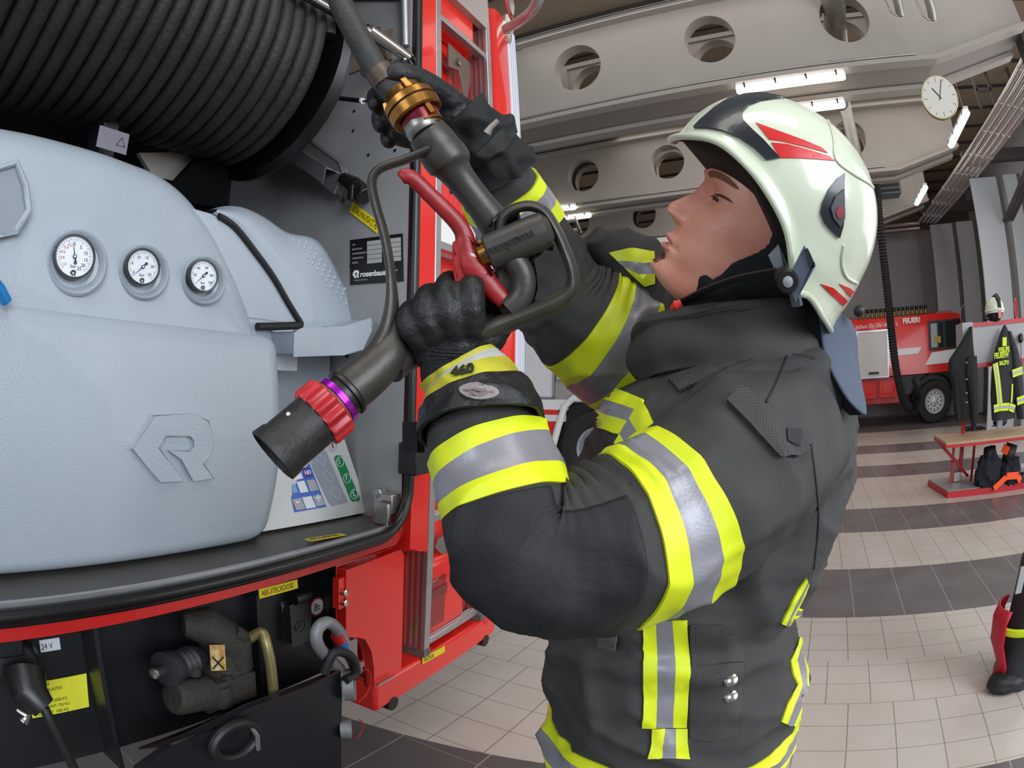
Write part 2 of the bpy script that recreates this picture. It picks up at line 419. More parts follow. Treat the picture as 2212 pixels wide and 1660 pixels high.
for dx in (-0.3, 0, 0.3): b.bar(p + Vector((dx, 0, 0.1)), p + Vector((dx + 0.15, 0, -0.3)), 0.03, 0.03)
tag(b.build('pipe_bracket', galv), 'white tubular bracket under the lamps beside the raised arm', 'bracket')

# ---- clock
ck = at(2030, 210, Y=6.35); nrm = Vector((-0.18, -0.95, -0.18)).normalized()
t = thing('wall_clock', ck, 'round white clock hanging below the nearest girder', 'clock')
b = MB(); b.lathe(ck, nrm, [(-0.10, 0.20), (-0.08, 0.245), (0.0, 0.25), (0.012, 0.243), (0.012, 0.232)], 48, cap=True); b.build('casing', mat('clock_case', '#b9ad78', 0.25, 0.7), t)
b = MB(); b.lathe(ck, nrm, [(0.010, 0.232), (0.0135, 0.232)], 48); b.build('dial', mat('dial', '#ded8cc', 0.35), t)
cx = Vector((0, 0, 1)).cross(nrm).normalized(); cy = nrm.cross(cx)
FRC = frame(ck + nrm * 0.0145, -(-cx), cy)
def cpt(a, r, off=0.015): a = math.radians(a); return ck + nrm * off + (cx * math.sin(a) + cy * math.cos(a)) * r
b = MB()
for k in range(12): b.bar(cpt(k*30, 0.165 if k % 3 == 0 else 0.185), cpt(k*30, 0.22), 0.005, 0.001, nrm)
b.build('hour_marks', inkm, t)
b = MB(); b.bar(cpt(325+180, 0.03, .018), cpt(325, 0.13, .018), 0.012, 0.002, nrm); b.build('hour_hand', inkm, t)
b = MB(); b.bar(cpt(24+180, 0.04, .021), cpt(24, 0.2, .021), 0.009, 0.002, nrm); b.build('minute_hand', inkm, t)
b = MB(); b.tube([ck + Vector((0, 0, 0.25)), at(2012, 140, Y=6.9)], 0.006, 6); b.build('hanging_wire', galv, t)

# ---- five overhead pipes and their return along the back wall
for k in range(5):
    b = MB(); far = Vector((3.98 + 0.13*k, 17.0, 5.26 - 0.02*k)); near = Vector((4.42 + 0.15*k, 6.2, 5.30 - 0.04*k))
    d = far - near
    b.tube([near + d * q for q in (0, .25, .5, .75, 1)], 0.052 + 0.0 * k, 12)
    for q in range(9): b.tube([near + d*(0.05 + q*.11), near + d*(0.053 + q*.11)], 0.06, 12)
    o = b.build('overhead_pipe', mat('bright_pipe', '#cfc9c6', 0.25, 0.75), None)
    tag(o, ['leftmost', 'second from left', 'middle', 'second from right', 'rightmost'][k] + ' of the five parallel metal pipes under the roof at right', 'pipe', 'parallel metal pipes under the roof')
for k in range(2):
    b = MB(); b.tube([(-1, 17.1 + .1*k, 5.22 - .12*k), (4.0, 17.1 + .1*k, 5.22 - .12*k)], 0.05, 10)
    tag(b.build('wall_pipe', mat('bright_pipe', '', 0)), ['upper', 'lower'][k] + ' pale pipe running along the top of the back wall', 'pipe')

# ---- folded gate leaves
gm = mat('gate_leaf', '#c6c8cc', 0.5, var=0.06, vscale=2); gd = mat('gate_edge', '#6b625f', 0.6)
def leaf(pxa, pxb, Y, zt, lab):
    x0 = at(pxa, 560, Y=Y).x; x1 = at(pxb, 560, Y=Y).x
    t = thing('gate_leaf', ((x0+x1)/2, Y, 0), lab, 'gate', 'folded gate leaves along the right wall')
    b = MB(); b.box((x0, Y, 0.02), (x1, Y + 0.06, zt)); b.build('panel', gm, t, bevel=0.01)
    b = MB(); b.box((x1, Y - 0.02, 0.02), (x1 + 0.10, Y + 0.5, zt)); b.build('edge_profile', gd, t, bevel=0.01)
leaf(2018, 2066, 16.9, 5.1, 'leftmost pale gate leaf rising behind the roof of the small red engine')
leaf(2075, 2112, 16.8, 5.1, 'second pale gate leaf from the left, behind the wire ring')
leaf(2122, 2180, 12.7, 5.1, 'third pale gate leaf from the left, behind the helmet on the rack')
leaf(2196, 2226, 12.6, 5.1, 'rightmost pale gate leaf, behind the red ring at the picture edge')
# dark steelwork above the gates
b = MB(); b.bar((4.3, 12.4, 5.45), (6.4, 12.4, 5.45), 0.2, 0.25); tag(b.build('gate_header', mat('dark_steel', '#4c4644', 0.6)), 'dark steel header beam above the nearer gate leaves', 'beam')
b = MB(); b.bar((3.9, 16.6, 5.45), (6.4, 16.6, 5.45), 0.2, 0.25); tag(b.build('gate_header', mat('dark_steel', '', 0)), 'dark steel header beam above the farther gate leaves', 'beam')
for k, (px, py, Yd, lab) in enumerate(((2110, 150, 10.2, 'dark hanger frame left of the pipes, above the slanting lamp'), (2195, 440, 11.5, 'dark door rail beside the nearer gate leaves'))):
    p = at(px, py, Y=Yd); b = MB()
    if k == 0:
        for dx in (-.18, .18): b.bar(Vector((p.x + dx, p.y, 6.45)), p + Vector((dx, 0, -0.75)), 0.06, 0.06, (0, 1, 0))
        b.bar(p + Vector((-.18, 0, -.4)), p + Vector((.18, 0, -.4)), 0.06, 0.06)
    else:
        for dx in (0, .12, .24): b.bar(p + Vector((dx, -1.5, .5)), p + Vector((dx, 1, -.1)), 0.07, 0.05)
        b.bar(p + Vector((.12, -1.2, .45)), Vector((p.x + .12, p.y - 1.2, 6.45)), .05, .05, (0, 1, 0))
    tag(b.build('hanger_frame' if k == 0 else 'door_rail', mat('dark_steel', '', 0)), lab, 'frame' if k == 0 else 'rail')
# air unit seen past the back of the helmet
p = at(1925, 395, Y=14.1); t = thing('air_heater', p, 'small dark heater unit under the second girder, behind the helmet', 'heater')
b = MB(); b.box(p + Vector((-.5, 0, -.25)), p + Vector((.25, .5, .3))); b.build('cabinet', mat('teal_grey', '#5d6c70', 0.5), t, bevel=0.02)
b = MB()
for k in range(4): b.box(p + Vector((-.45, -.02, -.2 + k*.12)), p + Vector((.2, 0, -.14 + k*.12)))
b.build('grille', blackp, t)
# spiral ducts
b = MB(); c0 = Vector((1.27, 6.2, 6.1)); P = []; R = []
for k in range(60): P.append((1.18 + .0*k, 6.35 + k*0.055, 5.95 - k*0.004)); R.append(0.17 + (0.006 if k % 2 else 0))
b.tube(P, R, 20); tag(b.build('spiral_duct', galv), 'ribbed metal duct passing through the third opening of the nearest girder', 'duct')
b = MB(); p = at(1830, 250, Y=10.6); b.tube([Vector((p.x, p.y, 6.45)), p + Vector((0, 0, -0.9))], 0.13, 20); tag(b.build('drop_duct', galv), 'round upright duct behind the second lamp, above the helmet', 'duct')
# tube frames hanging top right
for k, (px, py) in enumerate(((1945, 33), (2015, 42))):
    p = at(px, py, Y=5.9); b = MB(); b.tube([Vector((p.x, p.y - .7, 6.5)), p + Vector((0, -.1, .1)), p, p + Vector((0, 0, -.015))], [0.06, 0.06, 0.055, 0.02], 16)
    b.tube([p + Vector((-.2, 0, 1.0)), p + Vector((-.12, -.02, 0.05)), p + Vector((-.05, -.02, -0.02))], 0.016, 8)
    tag(b.build('hanging_tube', galv), ['left', 'right'][k] + ' of the two round-ended metal tubes hanging at the top right', 'tube', 'hanging metal tubes')

# ---- black exhaust hose hanging in a U
hp = [Vector((at(1893, 395, Y=13.6).x, 13.6, 6.37))] + [at(x, y, Y=d) for x, y, d in ((1893, 395, 13.6), (1899, 470, 13.5), (1909, 560, 13.5), (1918, 640, 13.4), (1926, 720, 13.4), (1936, 800, 13.3), (1950, 860, 13.3), (1966, 884, 13.4), (1980, 868, 13.5), (1982, 830, 13.7), (1977, 822, 14.6))]
P = smoothpath(hp, 26); b = MB(); b.tube(P, [0.085 if k % 2 else 0.107 for k in range(len(P))], 14)
tag(b.build('exhaust_hose', blackr), 'black ribbed exhaust hose hanging in front of the small red engine', 'hose')

# ---------------------------------------------------------------- wheel builder (axis along -Y, facing the camera side)
def wheel(c, R, parent, rim='#c9c6c4', wd=0.28, rr=0.56, holes=12):
    c = Vector(c); n = Vector((0, -1, 0))
    b = MB(); b.lathe(c, n, [(-wd, R*rr), (-wd, R*.9), (-wd+.04, R), (-.04, R), (0, R*.96), (.012, R*.82), (0, R*.66), (-.02, R*rr)], 48, cap=False)
    w_ = b.build('wheel', mat('tyre', '#232121', 0.7, bump=0.2, bscale=30), parent)
    b = MB(); rm = mat('rim' + rim, rim, 0.4, 0.3)
    b.lathe(c, n, [(-.03, R*rr), (-.0, R*rr), (-.01, R*(rr-.05)), (-.05, R*(rr-.08)), (-.03, R*(rr-.14)), (-.035, R*.26), (.0, R*.22), (.015, R*.14), (.02, .001)], 48, cap=False); b.build('rim', rm, w_)
    b = MB()
    for k in range(holes):
        a = 2*PI*k/holes; p = c + Vector((math.cos(a), 0, math.sin(a))) * R * (rr-.19); b.lathe(p, n, [(-.036, R*.045), (-.03, R*.045)], 12)
    b.build('rim_holes', blackp, w_)
    b = MB()
    for k in range(6):
        a = 2*PI*k/6; p = c + Vector((math.cos(a), 0, math.sin(a))) * R * .18; b.lathe(p, n, [(-.0, .018), (.03, .018)], 6)
    b.build('wheel_nut', chrome, w_)

# ---- small red fire engine at the back
YV = 15.4
def V(px, py, dy=0): return at(px, py, Y=YV + dy)
t = thing('fire_engine', (3, YV + 1, 0), 'small red fire engine with a white stripe parked at the back wall', 'fire engine')
x0 = V(1750, 800).x; x1 = 4.62
b = MB(); prof = [(YV, 1.22), (YV, 2.35), (YV + .08, 2.62), (YV + .35, 2.7), (YV + 1.7, 2.7), (YV + 2.0, 2.35), (YV + 2.0, 1.22)]
b.rings([[(x, y, z) for y, z in prof] for x in (x0, 4.35)] + [[(4.62, YV + 1 + (y - YV - 1)*.96, min(z, 2.6)*.99) for y, z in prof]]); b.build('body', redp, t, angle=50)
b = MB(); b.box((x0, YV + .1, .55), (V(1945, 850).x, YV + 1.6, 1.2)); 
for xa in (V(1862, 840).x, V(1897, 840).x, ): pass
b.build('lower_body', redd, t, bevel=.02)
b = MB(); b.box((x0, YV + .25, .75), (4.3, YV + 1.6, 1.22)); b.build('underframe', blackp, t)
for xa, xb in ((V(1855, 840).x, V(1893, 840).x), (V(1899, 840).x, V(1938, 840).x)):
    b = MB(); b.box((xa, YV + .05, .70), (xb, YV + .12, 1.12)); b.box((xa + .1, YV + .03, .8), (xb - .1, YV + .06, 1.0)); b.build('locker_door', redp, t, bevel=.01)
a, c = V(1852, 720), V(1917, 812)
b = MB(); b.box((a.x, YV - .03, c.z), (c.x, YV + .02, a.z)); sh = b.build('roller_shutter', mat('shutter', '#dcd6d2', 0.4, uvbump=(2, 0.05, 0.01)), t)
b = MB(); b.box((a.x + .3, YV - .06, c.z + .06), (c.x - .25, YV - .03, c.z + .11)); b.build('handle', blackp, sh)
b = MB()
for q in ((a.x - .04, c.z - .04, a.x, a.z + .04), (c.x, c.z - .04, c.x + .04, a.z + .04), (a.x, a.z, c.x, a.z + .04), (a.x, c.z - .04, c.x, c.z)): b.box((q[0], YV - .045, q[1]), (q[2], YV, q[3]))
b.build('shutter_frame', alu, t)
wa, wb = V(2008, 698), V(2072, 748)
b = MB(); b.box((wa.x, YV - .012, wb.z), (wb.x, YV + .03, wa.z)); wn = b.build('cab_window', glass, t, bevel=.03)
b = MB(); b.box((wa.x - .05, YV - .02, wb.z - .05), (wb.x + .05, YV + .02, wb.z)); b.box((wa.x - .05, YV - .02, wa.z), (wb.x + .05, YV + .02, wa.z + .05))
b.box((wa.x - .05, YV - .02, wb.z), (wa.x, YV + .02, wa.z)); b.box((wb.x, YV - .02, wb.z), (wb.x + .05, YV + .02, wa.z)); b.box((wa.x + .4, YV - .02, wb.z), (wa.x + .46, YV + .02, wa.z)); b.build('window_frame', blackp, wn)
b = MB(); b.box((wa.x + .12, YV - .018, wb.z + .12), (wa.x + .32, YV - .01, wb.z + .28)); b.build('cab_cylinder', mat('dull_yellow', '#b99b2e', .5), wn)
b = MB()
st = [V(1843, 763), V(1991, 750), V(1983, 764), V(1843, 778)]
st = [Vector((p.x, YV - .012, p.z)) for p in st]; b.prism(st, (0, 1, 0), .015)
st2 = [V(2013, 762), V(2068, 753), V(2062, 782), V(1998, 789)]
b.prism([Vector((p.x, YV - .012, p.z)) for p in st2], (0, 1, 0), .015); b.build('white_stripe', whitep, t)
text('slogan', "Wir gehen für Sie durch's", 0.145, frame((V(1842, 711).x - .22, YV - .005, V(1842, 711).z - .02), (1, 0, .012), (0, 0, 1)), whitep, t, .004, local=False, shear=.35)
text('slogan', 'FEUER!', 0.17, frame((V(1950, 697).x, YV - .005, V(1946, 697).z - .03), (1, 0, .012), (0, 0, 1)), whitep, t, .004, local=False, bold=.006)
cc = V(2020, 873); wheel((cc.x, YV + .05, 0.53), 0.53, t)
wheel((x0 - .5, YV + .05, 0.53), 0.53, t)
b = MB(); n = 24; cx_, cz_ = cc.x, .53
b.rings([[(cx_ + .66*math.cos(PI*j/n), y, cz_ + .66*math.sin(PI*j/n)) for j in range(n+1)] for y in (YV - .01, YV + .5)], closed=False); b.build('wheel_arch', blackp, t, solid=.03)
b = MB(); b.box((4.3, YV + .1, .8), (4.85, YV + 1.9, 1.15)); b.build('front_bumper', blackp, t, bevel=.03)
for k in range(16):
    p = V(1856 + k*9.7, 683 - k*1.0); z = 2.66
    c_ = thing('coupling_cap', (p.x, YV + .12, z), 'small black and brass coupling standing on the roof of the small red engine', 'coupling', 'couplings in a row on the small red engine')
    b = MB(); b.lathe((p.x, YV + .15, z), (0, 0, 1), [(0, .045), (.10, .045)], 12); b.build('brass_base', mat('dull_brass', '#8a6a2c', .35, .8), c_)
    b = MB(); b.lathe((p.x, YV + .15, z + .1), (0, 0, 1), [(0, .035), (.03, .052), (.10, .052)], 12); b.build('cap', blackp, c_)

# ---- white and red fire engine seen between the arms
Y2 = 7.5
def W(px, py, dy=0): return at(px, py, Y=Y2 + dy)
t = thing('fire_engine', (-3, Y2 + 1.2, 0), 'white and red fire engine with roller shutters, seen between the two arms', 'fire engine')
b = MB(); b.box((-6.5, Y2 + .02, 1.14), (-.9, Y2 + 2.4, 3.1)); b.build('body', mat('beige_body', '#a39a94', .4), t, bevel=.03)
b = MB(); b.box((-6.5, Y2 + .0, 3.02), (-.9, Y2 + 2.4, 3.1)); b.build('roof_edge', redp, t)
b = MB(); b.box((-6.5, Y2 - .03, 3.1), (-.9, Y2 + .1, 3.26)); b.build('roof_rail', mat('cream', '#e0d5c6', .4), t, bevel=.01)
a, c = W(1130, 600), W(1199, 855)
sm = mat('white_shutter', '#e3e2e3', 0.4, uvbump=(2, 0.028, 0.006))
for q in ((-6.2, c.x, 1.21, 2.85), (W(1205, 700).x, W(1330, 700).x, 1.46, 2.85), (W(1335, 700).x, -1.0, 1.46, 2.85)):
    b = MB(); b.box((q[0], Y2 - .01, q[2]), (q[1], Y2 + .03, q[3])); s_ = b.build('roller_shutter', sm, t)
    b = MB(); b.box((q[1] - .03, Y2 - .03, q[2]), (q[1], Y2 + .01, q[3])); b.box((q[0], Y2 - .03, q[2] - .015), (q[1], Y2 + .01, q[2] + .01)); b.build('shutter_rail', alu, s_)
b = MB(); b.box((-6.5, Y2 - .02, 1.04), (W(1225, 880).x, Y2 + .1, 1.18)); b.box((-6.5, Y2 - .02, .88), (W(1220, 900).x, Y2 + .1, .97)); b.build('white_sill', whitep, t)
b = MB(); b.box((-6.5, Y2 - .024, .97), (W(1208, 880).x, Y2 + .1, 1.04)); b.build('red_line', redp, t)
xl, xr = W(1193, 950).x, W(1230, 860).x
b = MB(); b.add([(-6.5, Y2 - .02, .45), (xl - .03, Y2 - .02, .45), (W(1213, 900).x, Y2 - .02, .88), (-6.5, Y2 - .02, .88), (-6.5, Y2 + .3, .45), (xl - .03, Y2 + .3, .45), (W(1213, 900).x, Y2 + .3, .88), (-6.5, Y2 + .3, .88)], [(0,1,2,3),(7,6,5,4),(0,4,5,1),(1,5,6,2)]); b.build('red_skirt', redp, t, smooth=False)
wc = W(1290, 960); wx = wc.x
arch = [(W(1192, 955).x, .42), (W(1208, 905).x, .82), (W(1222, 866).x, 1.1), (W(1240, 853).x, 1.2), (W(1275, 850).x, 1.2), (wx + .5, 1.2), (wx + .72, .95), (wx + .95, .42)]
b = MB(); b.tube([(x, Y2 - .02, z) for x, z in arch], .05, 10); b.build('fender_edge', whitep, t)
b = MB(); b.prism([(x, Y2 + .05, z) for x, z in arch], (0, 1, 0), .5); b.build('wheel_well', blackp, t)
wheel((wx, Y2 - .02, .53), .53, t, '#9fa2a8', rr=.55, holes=10)
b = MB(); b.box((xl - 2, Y2 + .2, .3), (-.9, Y2 + 2, .5)); b.build('chassis', blackp, t)

# ---- bench with coat rack at the right
YR = 7.4
def K(px, py, dy=0): return at(px, py, Y=YR + dy)
red_st = mat('red_steel', '#b8232b', .4)
t = thing('bench_rack', (2.6, YR, 0), 'red steel bench and coat rack unit with a pale plywood seat', 'rack')
def prismz(poly, z0, z1): b = MB(); b.prism([(x, y, z0) for x, y in poly], (0, 0, 1), z1 - z0); return b
q = [at(x, y, Z=.08) for x, y in ((2005, 1036), (2048, 1062), (2200, 1050), (2230, 1030))]
fb = [(q[0].x, q[0].y), (q[1].x, q[1].y), (q[1].x + 2.6, q[1].y + .05), (q[0].x + 2.8, q[0].y + .1)]
prismz(fb, 0.0, .07).build('base_frame', red_st, t, smooth=False)
prismz([(x*.97+.06, y*.97+.24) for x, y in fb], .07, .078).build('base_plate', mat('grey_plate', '#9a9896', .5), t, smooth=False)
sb = [at(x, y, Z=.62) for x, y in ((2018, 941), (2044, 958))]
sp = [(sb[0].x, sb[0].y), (sb[1].x, sb[1].y), (sb[1].x + 2.6, sb[1].y - .05), (sb[0].x + 2.8, sb[0].y - .05)]
prismz(sp, .60, .625).build('seat', mat('plywood', '#b99c7e', .5, var=.15, vscale=12), t, smooth=False)
prismz([(x, y) for x, y in sp], .565, .60).build('seat_rail', red_st, t, smooth=False)
cxm = (sp[0][0] + sp[1][0]) / 2
px_ = sb[1].x + .42
b = MB(); b.bar((px_, YR, .07), (px_, YR, 1.9), .05, .05, (0, 1, 0)); b.build('post', red_st, t)
for dx in (-.16, .15):
    b = MB(); b.bar((px_ + dx, YR - .12, .07), (px_ + dx, YR - .12, .57), .03, .03, (0, 1, 0)); b.build('leg', red_st, t)
for a, c in (((px_ - .40, YR - .2, .57), (px_ + .1, YR - .1, .14)), ((px_ - .36, YR + .15, .57), (px_ - .05, YR + .05, .3))):
    b = MB(); b.bar(a, c, .03, .03); b.build('brace', red_st, t)
pa, pb = K(2099, 708), K(2104, 786)
pw = mat('rack_panel', '#a5a3a4', .45)
b = MB(); b.box((pa.x, YR - .02, pb.z), (pa.x + 2.2, YR + .02, pa.z)); b.build('back_panel', pw, t)
b = MB(); b.box((pa.x, YR - .035, pa.z), (pa.x + 2.2, YR + .03, pa.z + .05)); b.build('top_rail', red_st, t)
b = MB(); b.box((pa.x, YR - .035, pb.z - .05), (pa.x + 2.2, YR + .03, pb.z)); b.build('lower_rail', red_st, t)
b = MB(); b.box((pa.x - .16, YR - .06, pb.z - .1), (pa.x, YR + .3, pa.z + .06)); b.build('end_box', pw, t)
b = MB(); b.box((px_ + .62, YR + .2, .62), (px_ + .7, YR + .26, 1.5)); b.build('rear_post', mat('pale_post', '#b9b8bb', .5), t)
p = K(2065, 1022); b = MB(); b.box((p.x - .06, YR - .1, .08), (p.x + .06, YR, .2)); tag(b.build('metal_bracket', galv, bevel=.01), 'small grey metal block standing on the base of the bench', 'block')

# coats hanging on the rack
fab = mat('dark_coat', '#17171a', .8, bump=.3, bscale=40)
fab2 = mat('charcoal_coat', '#303033', .8, bump=.3, bscale=40)
hi = mat('hi_vis', '#d6ee1b', .5); silv = mat('silver_tape', '#a9a8ac', .35, .2); orange = mat('orange_tape', '#ff5a1f', .5)
def drape(name, pxs, Y, thick, m, folds=7, amp=.02, seed=0, parent=None, smoothf=True):
    # pxs: list of (py, pxleft, pxright); a hanging cloth body with real thickness
    b = MB(); R = []; n = 44
    S = []
    for (y0, l0, r0), (y1, l1, r1) in zip(pxs, pxs[1:]):
        for k in range(6): q = k/6; S.append((y0+(y1-y0)*q, l0+(l1-l0)*q, r0+(r1-r0)*q))
    S.append(pxs[-1])
    for i, (py, l, r) in enumerate(S):
        A, B = at(l, py, Y=Y), at(r, py, Y=Y); c = (A+B)/2; h = (B-A).length/2
        ring = []
        for j in range(n):
            a = 2*PI*j/n
            f = 1 + amp*8*(noise.noise(Vector((math.cos(a)*folds*.3, math.sin(a)*folds*.3, i*.06 + seed*9))))
            ring.append(c + Vector((math.cos(a)*h*(.9+.1*f), -math.sin(a)*thick*f*min(1, .35 + i/len(S)*1.5), 0)))
        R.append(ring)
    b.rings(R); return b.build(name, m, parent)
c1 = thing('jacket', at(2085, 930, Y=YR - .12), 'plain black jacket hanging at the left end of the rack', 'jacket')
drape('coat_body', [(706, 2094, 2100), (740, 2074, 2102), (775, 2050, 2105), (800, 2048, 2106), (830, 2056, 2106), (880, 2060, 2108), (908, 2064, 2106)], YR - .14, .09, fab, 9, .03, 1, c1)
drape('sleeve', [(770, 2090, 2110), (800, 2086, 2112), (860, 2094, 2114), (905, 2098, 2112), (930, 2098, 2106)], YR - .24, .06, fab, 6, .03, 4, c1)
b = MB()
for y in (784, 820, 850, 870): b.ball(at(2088, y, Y=YR - .31), .012, 8)
b.build('snap_button', chrome, c1)
c2 = thing('jacket', at(2170, 905, Y=YR - .12), 'charcoal fire jacket with yellow lettering hanging on the rack', 'jacket')
bodyc = [(703, 2168, 2172), (720, 2160, 2180), (760, 2148, 2188), (800, 2142, 2194), (850, 2140, 2196), (906, 2143, 2190)]
drape('coat_body', bodyc, YR - .17, .10, fab2, 6, .018, 2, c2)
drape('sleeve', [(716, 2176, 2184), (760, 2184, 2200), (810, 2186, 2209), (860, 2192, 2212), (905, 2198, 2214)], YR - .22, .08, fab2, 6, .02, 5, c2)
def tape(pts, Y, m, wpx, parent, nm='reflective_tape'):
    P = [at(x, y, Y=Y) for x, y in pts]; b = MB()
    for A, B in zip(P, P[1:]): b.bar(A, B, .004, wpx/1290*7.5, (0, 0, 1)) if abs(B.x-A.x) > abs(B.z-A.z) else b.bar(A, B, wpx/1290*7.5, .004, (0, 1, 0))
    b.build(nm, m, parent)
for m_, w_, o_ in ((hi, 15, 0), (silv, 5, .004)):
    tape([(2147, 884), (2160, 880), (2180, 879), (2192, 884)], YR - .292 - o_, m_, w_, c2)
    tape([(2150, 785), (2156, 830), (2160, 872)], YR - .292 - o_, m_, w_*.9, c2)
    tape([(2187, 808), (2209, 800)], YR - .31 - o_, m_, w_, c2); tape([(2197, 868), (2213, 862)], YR - .315 - o_, m_, w_, c2)
tape([(2187, 830), (2185, 870)], YR - .292, hi, 4, c2)
tape([(2170, 729), (2170, 748)], YR - .292, hi, 11, c2, 'name_patch')
for s_, px, py, sz in (('BERUFS', 2157, 762.5, .078), ('FEUERWEHR', 2148, 775.5, .088), ('SALZBURG', 2159, 789.5, .062)):
    text('lettering', s_[:6], sz, frame(at(px, py, Y=YR - .295), (1, -.05, .02), (0, 0, 1)), hi, c2, .002, local=False, bold=.003, sx=.66)
# helmet, rings, small things on the rack
hc = at(2148, 668, Y=YR)
t = thing('helmet', hc, 'pale fire helmet with a black crest resting on top of the rack', 'helmet')
cream = mat('luminous_shell', '#d9dcc4', .35, coat=.3)
b = MB(); R = []
for i in range(15):
    z = i/14*PI/2; R.append([hc + Vector((math.cos(a)*.135*math.cos(z)*1.05 + .0, math.sin(a)*.15*math.cos(z), .0 + .14*math.sin(z) + (.0 if i else -.05)) ) for a in (2*PI*j/32 for j in range(32))])
b.rings(R); b.build('shell', cream, t)
b = MB(); b.tube([hc + Vector((.03, -.14, .0)), hc + Vector((.03, -.12, .09)), hc + Vector((.03, -.03, .145)), hc + Vector((.03, .08, .13))], .035, 10); b.build('crest', blackp, t)
b = MB(); b.tube([hc + Vector((.145*math.cos(a), -.155*math.sin(a), -.02)) for a in (PI*k/12 for k in range(13))], .014, 8); b.build('brim', cream, t)
b = MB(); b.ball(hc + Vector((0, 0, -.07)), .12, 16, sc3=(1, 1, .7)); b.build('lining', fab, t)
b = MB(); b.box(hc + Vector((.0, -.16, -.12)), hc + Vector((.05, -.12, -.01))); b.build('red_strap', redd, t)
b = MB(); b.tube([hc + Vector((-.13, -.05, -.1)), hc + Vector((-.2, -.08, -.1))], .03, 10); b.build('helmet_lamp', blackp, t)
b = MB(); b.lathe(hc + Vector((0, 0, -.13)), (0, 0, 1), [(0, .05), (.03, .05)], 16); b.build('stand', red_st, t)
for c_, r_, m_, sq, lab in ((at(2091, 680, Y=YR + .1), .125, mat('thin_wire', '#5b5350', .5), 1, 'thin black wire ring standing on the left end of the rack'), (at(2194, 668, Y=YR), .115, red_st, .32, 'red steel ring on top of the rack, right of the helmet')):
    b = MB(); th = .005 if sq == 1 else .012
    b.tube([c_ + Vector((r_*sq*math.cos(a), .06*(1-sq)*math.cos(a), r_*math.sin(a))) for a in (2*PI*j/40 for j in range(40))], th, 8, loop=True)
    tag(b.build('ring_hook', m_), lab, 'ring')
p = at(2205, 745, Y=YR - .1); b = MB(); b.lathe(p + Vector((0, 0, .02)), (0, 0, 1), [(0, .02), (.03, .045), (.09, .04), (.11, .01)], 14); b.tube([p + Vector((0, 0, .03)), p + Vector((.0, 0, -.35))], .006, 6)
tag(b.build('strap_buckle', blackp), 'black buckle with a thin strap hanging at the right end of the rack', 'strap')
for px, py, lab, nm in ((2092, 931, 'black work gloves lying on the bench by the red post', 'glove_pair'), (2160, 920, 'dark blue cap lying on the bench under the fire jacket', 'cap')):
    p = at(px, py, Z=.63); b = MB()
    if nm == 'cap':
        b.ball(p + Vector((0, 0, .045)), .12, 18, sc3=(1, .8, .5)); b.ball(p + Vector((-.1, -.06, .012)), .07, 12, sc3=(1, .8, .12))
    else:
        for k in range(5): b.tube([p + Vector((-.1 + k*.05, -.02, .02)), p + Vector((-.06 + k*.06, -.08 + .01*k, .03)), p + Vector((-.05 + k*.07, -.14, .015))], [.025, .02, .012], 8)
        b.ball(p + Vector((0, 0, .03)), .07, 12, sc3=(1.3, .8, .45))
    tag(b.build(nm, mat('navy_cap', '#1d2330', .8) if nm == 'cap' else fab), lab, 'cap' if nm == 'cap' else 'gloves')
# orange-taped boots and trousers on the floor beside the bench
def blob(name, c, r3, m, parent, seed=0, amp=.12, seg=36):
    b = MB(); R = []; c = Vector(c)
    for i in range(seg//2 + 1):
        t_ = PI*i/(seg//2); q = max(math.sin(t_), 1e-3); ring = []
        for j in range(seg):
            a = 2*PI*j/seg; d = Vector((q*math.cos(a), q*math.sin(a), math.cos(t_)))
            f = 1 + amp*noise.noise(d*2.6 + Vector((seed*5, 0, 0))) + amp*.5*noise.noise(d*6 + Vector((seed*3, 1, 0)))
            ring.append(c + Vector((d.x*r3[0]*f, d.y*r3[1]*f, max(d.z*r3[2]*f, -c.z + .003))))
        R.append(ring)
    b.rings(R); return b.build(name, m, parent)
navy = mat('navy_cloth', '#1b1e28', .85, bump=.4, bscale=30)
g = at(2150, 1062, Z=0)
t = thing('trouser_bundle', g, 'dark work trousers slipped over boots, with orange stripes, on the floor by the bench', 'trousers')
blob('trouser_leg', g + Vector((-.12, .05, .2)), (.19, .17, .24), navy, t, 1, .3)
blob('trouser_leg', g + Vector((.2, .05, .16)), (.17, .15, .2), navy, t, 2, .3)
b = MB(); b.tube([g + Vector((-.12, .05, .34)), g + Vector((-.14, .05, .5))], [.1, .085], 18, cap=False); b.build('boot_shaft', blackr, t, solid=.012)
b = MB(); b.tube([g + Vector((.16, .08, .3)), g + Vector((.22, .08, .5))], [.09, .085], 18, cap=False); b.build('boot_shaft', blackr, t, solid=.012)
b = MB(); b.bar(g + Vector((-.08, -.13, .06)), g + Vector((.09, -.13, .17)), .02, .07); b.bar(g + Vector((.09, -.13, .18)), g + Vector((.28, -.12, .17)), .02, .08); b.bar(g + Vector((.28, -.12, .16)), g + Vector((.33, -.1, .1)), .02, .07); b.build('orange_stripe', orange, t, bevel=.004)
b = MB(); b.bar(g + Vector((.07, .0, .42)), g + Vector((.1, -.02, .5)), .06, .1); b.build('orange_label', orange, t)
blob('boot', g + Vector((.42, .05, .08)), (.12, .09, .085), blackr, t, 7, .2)
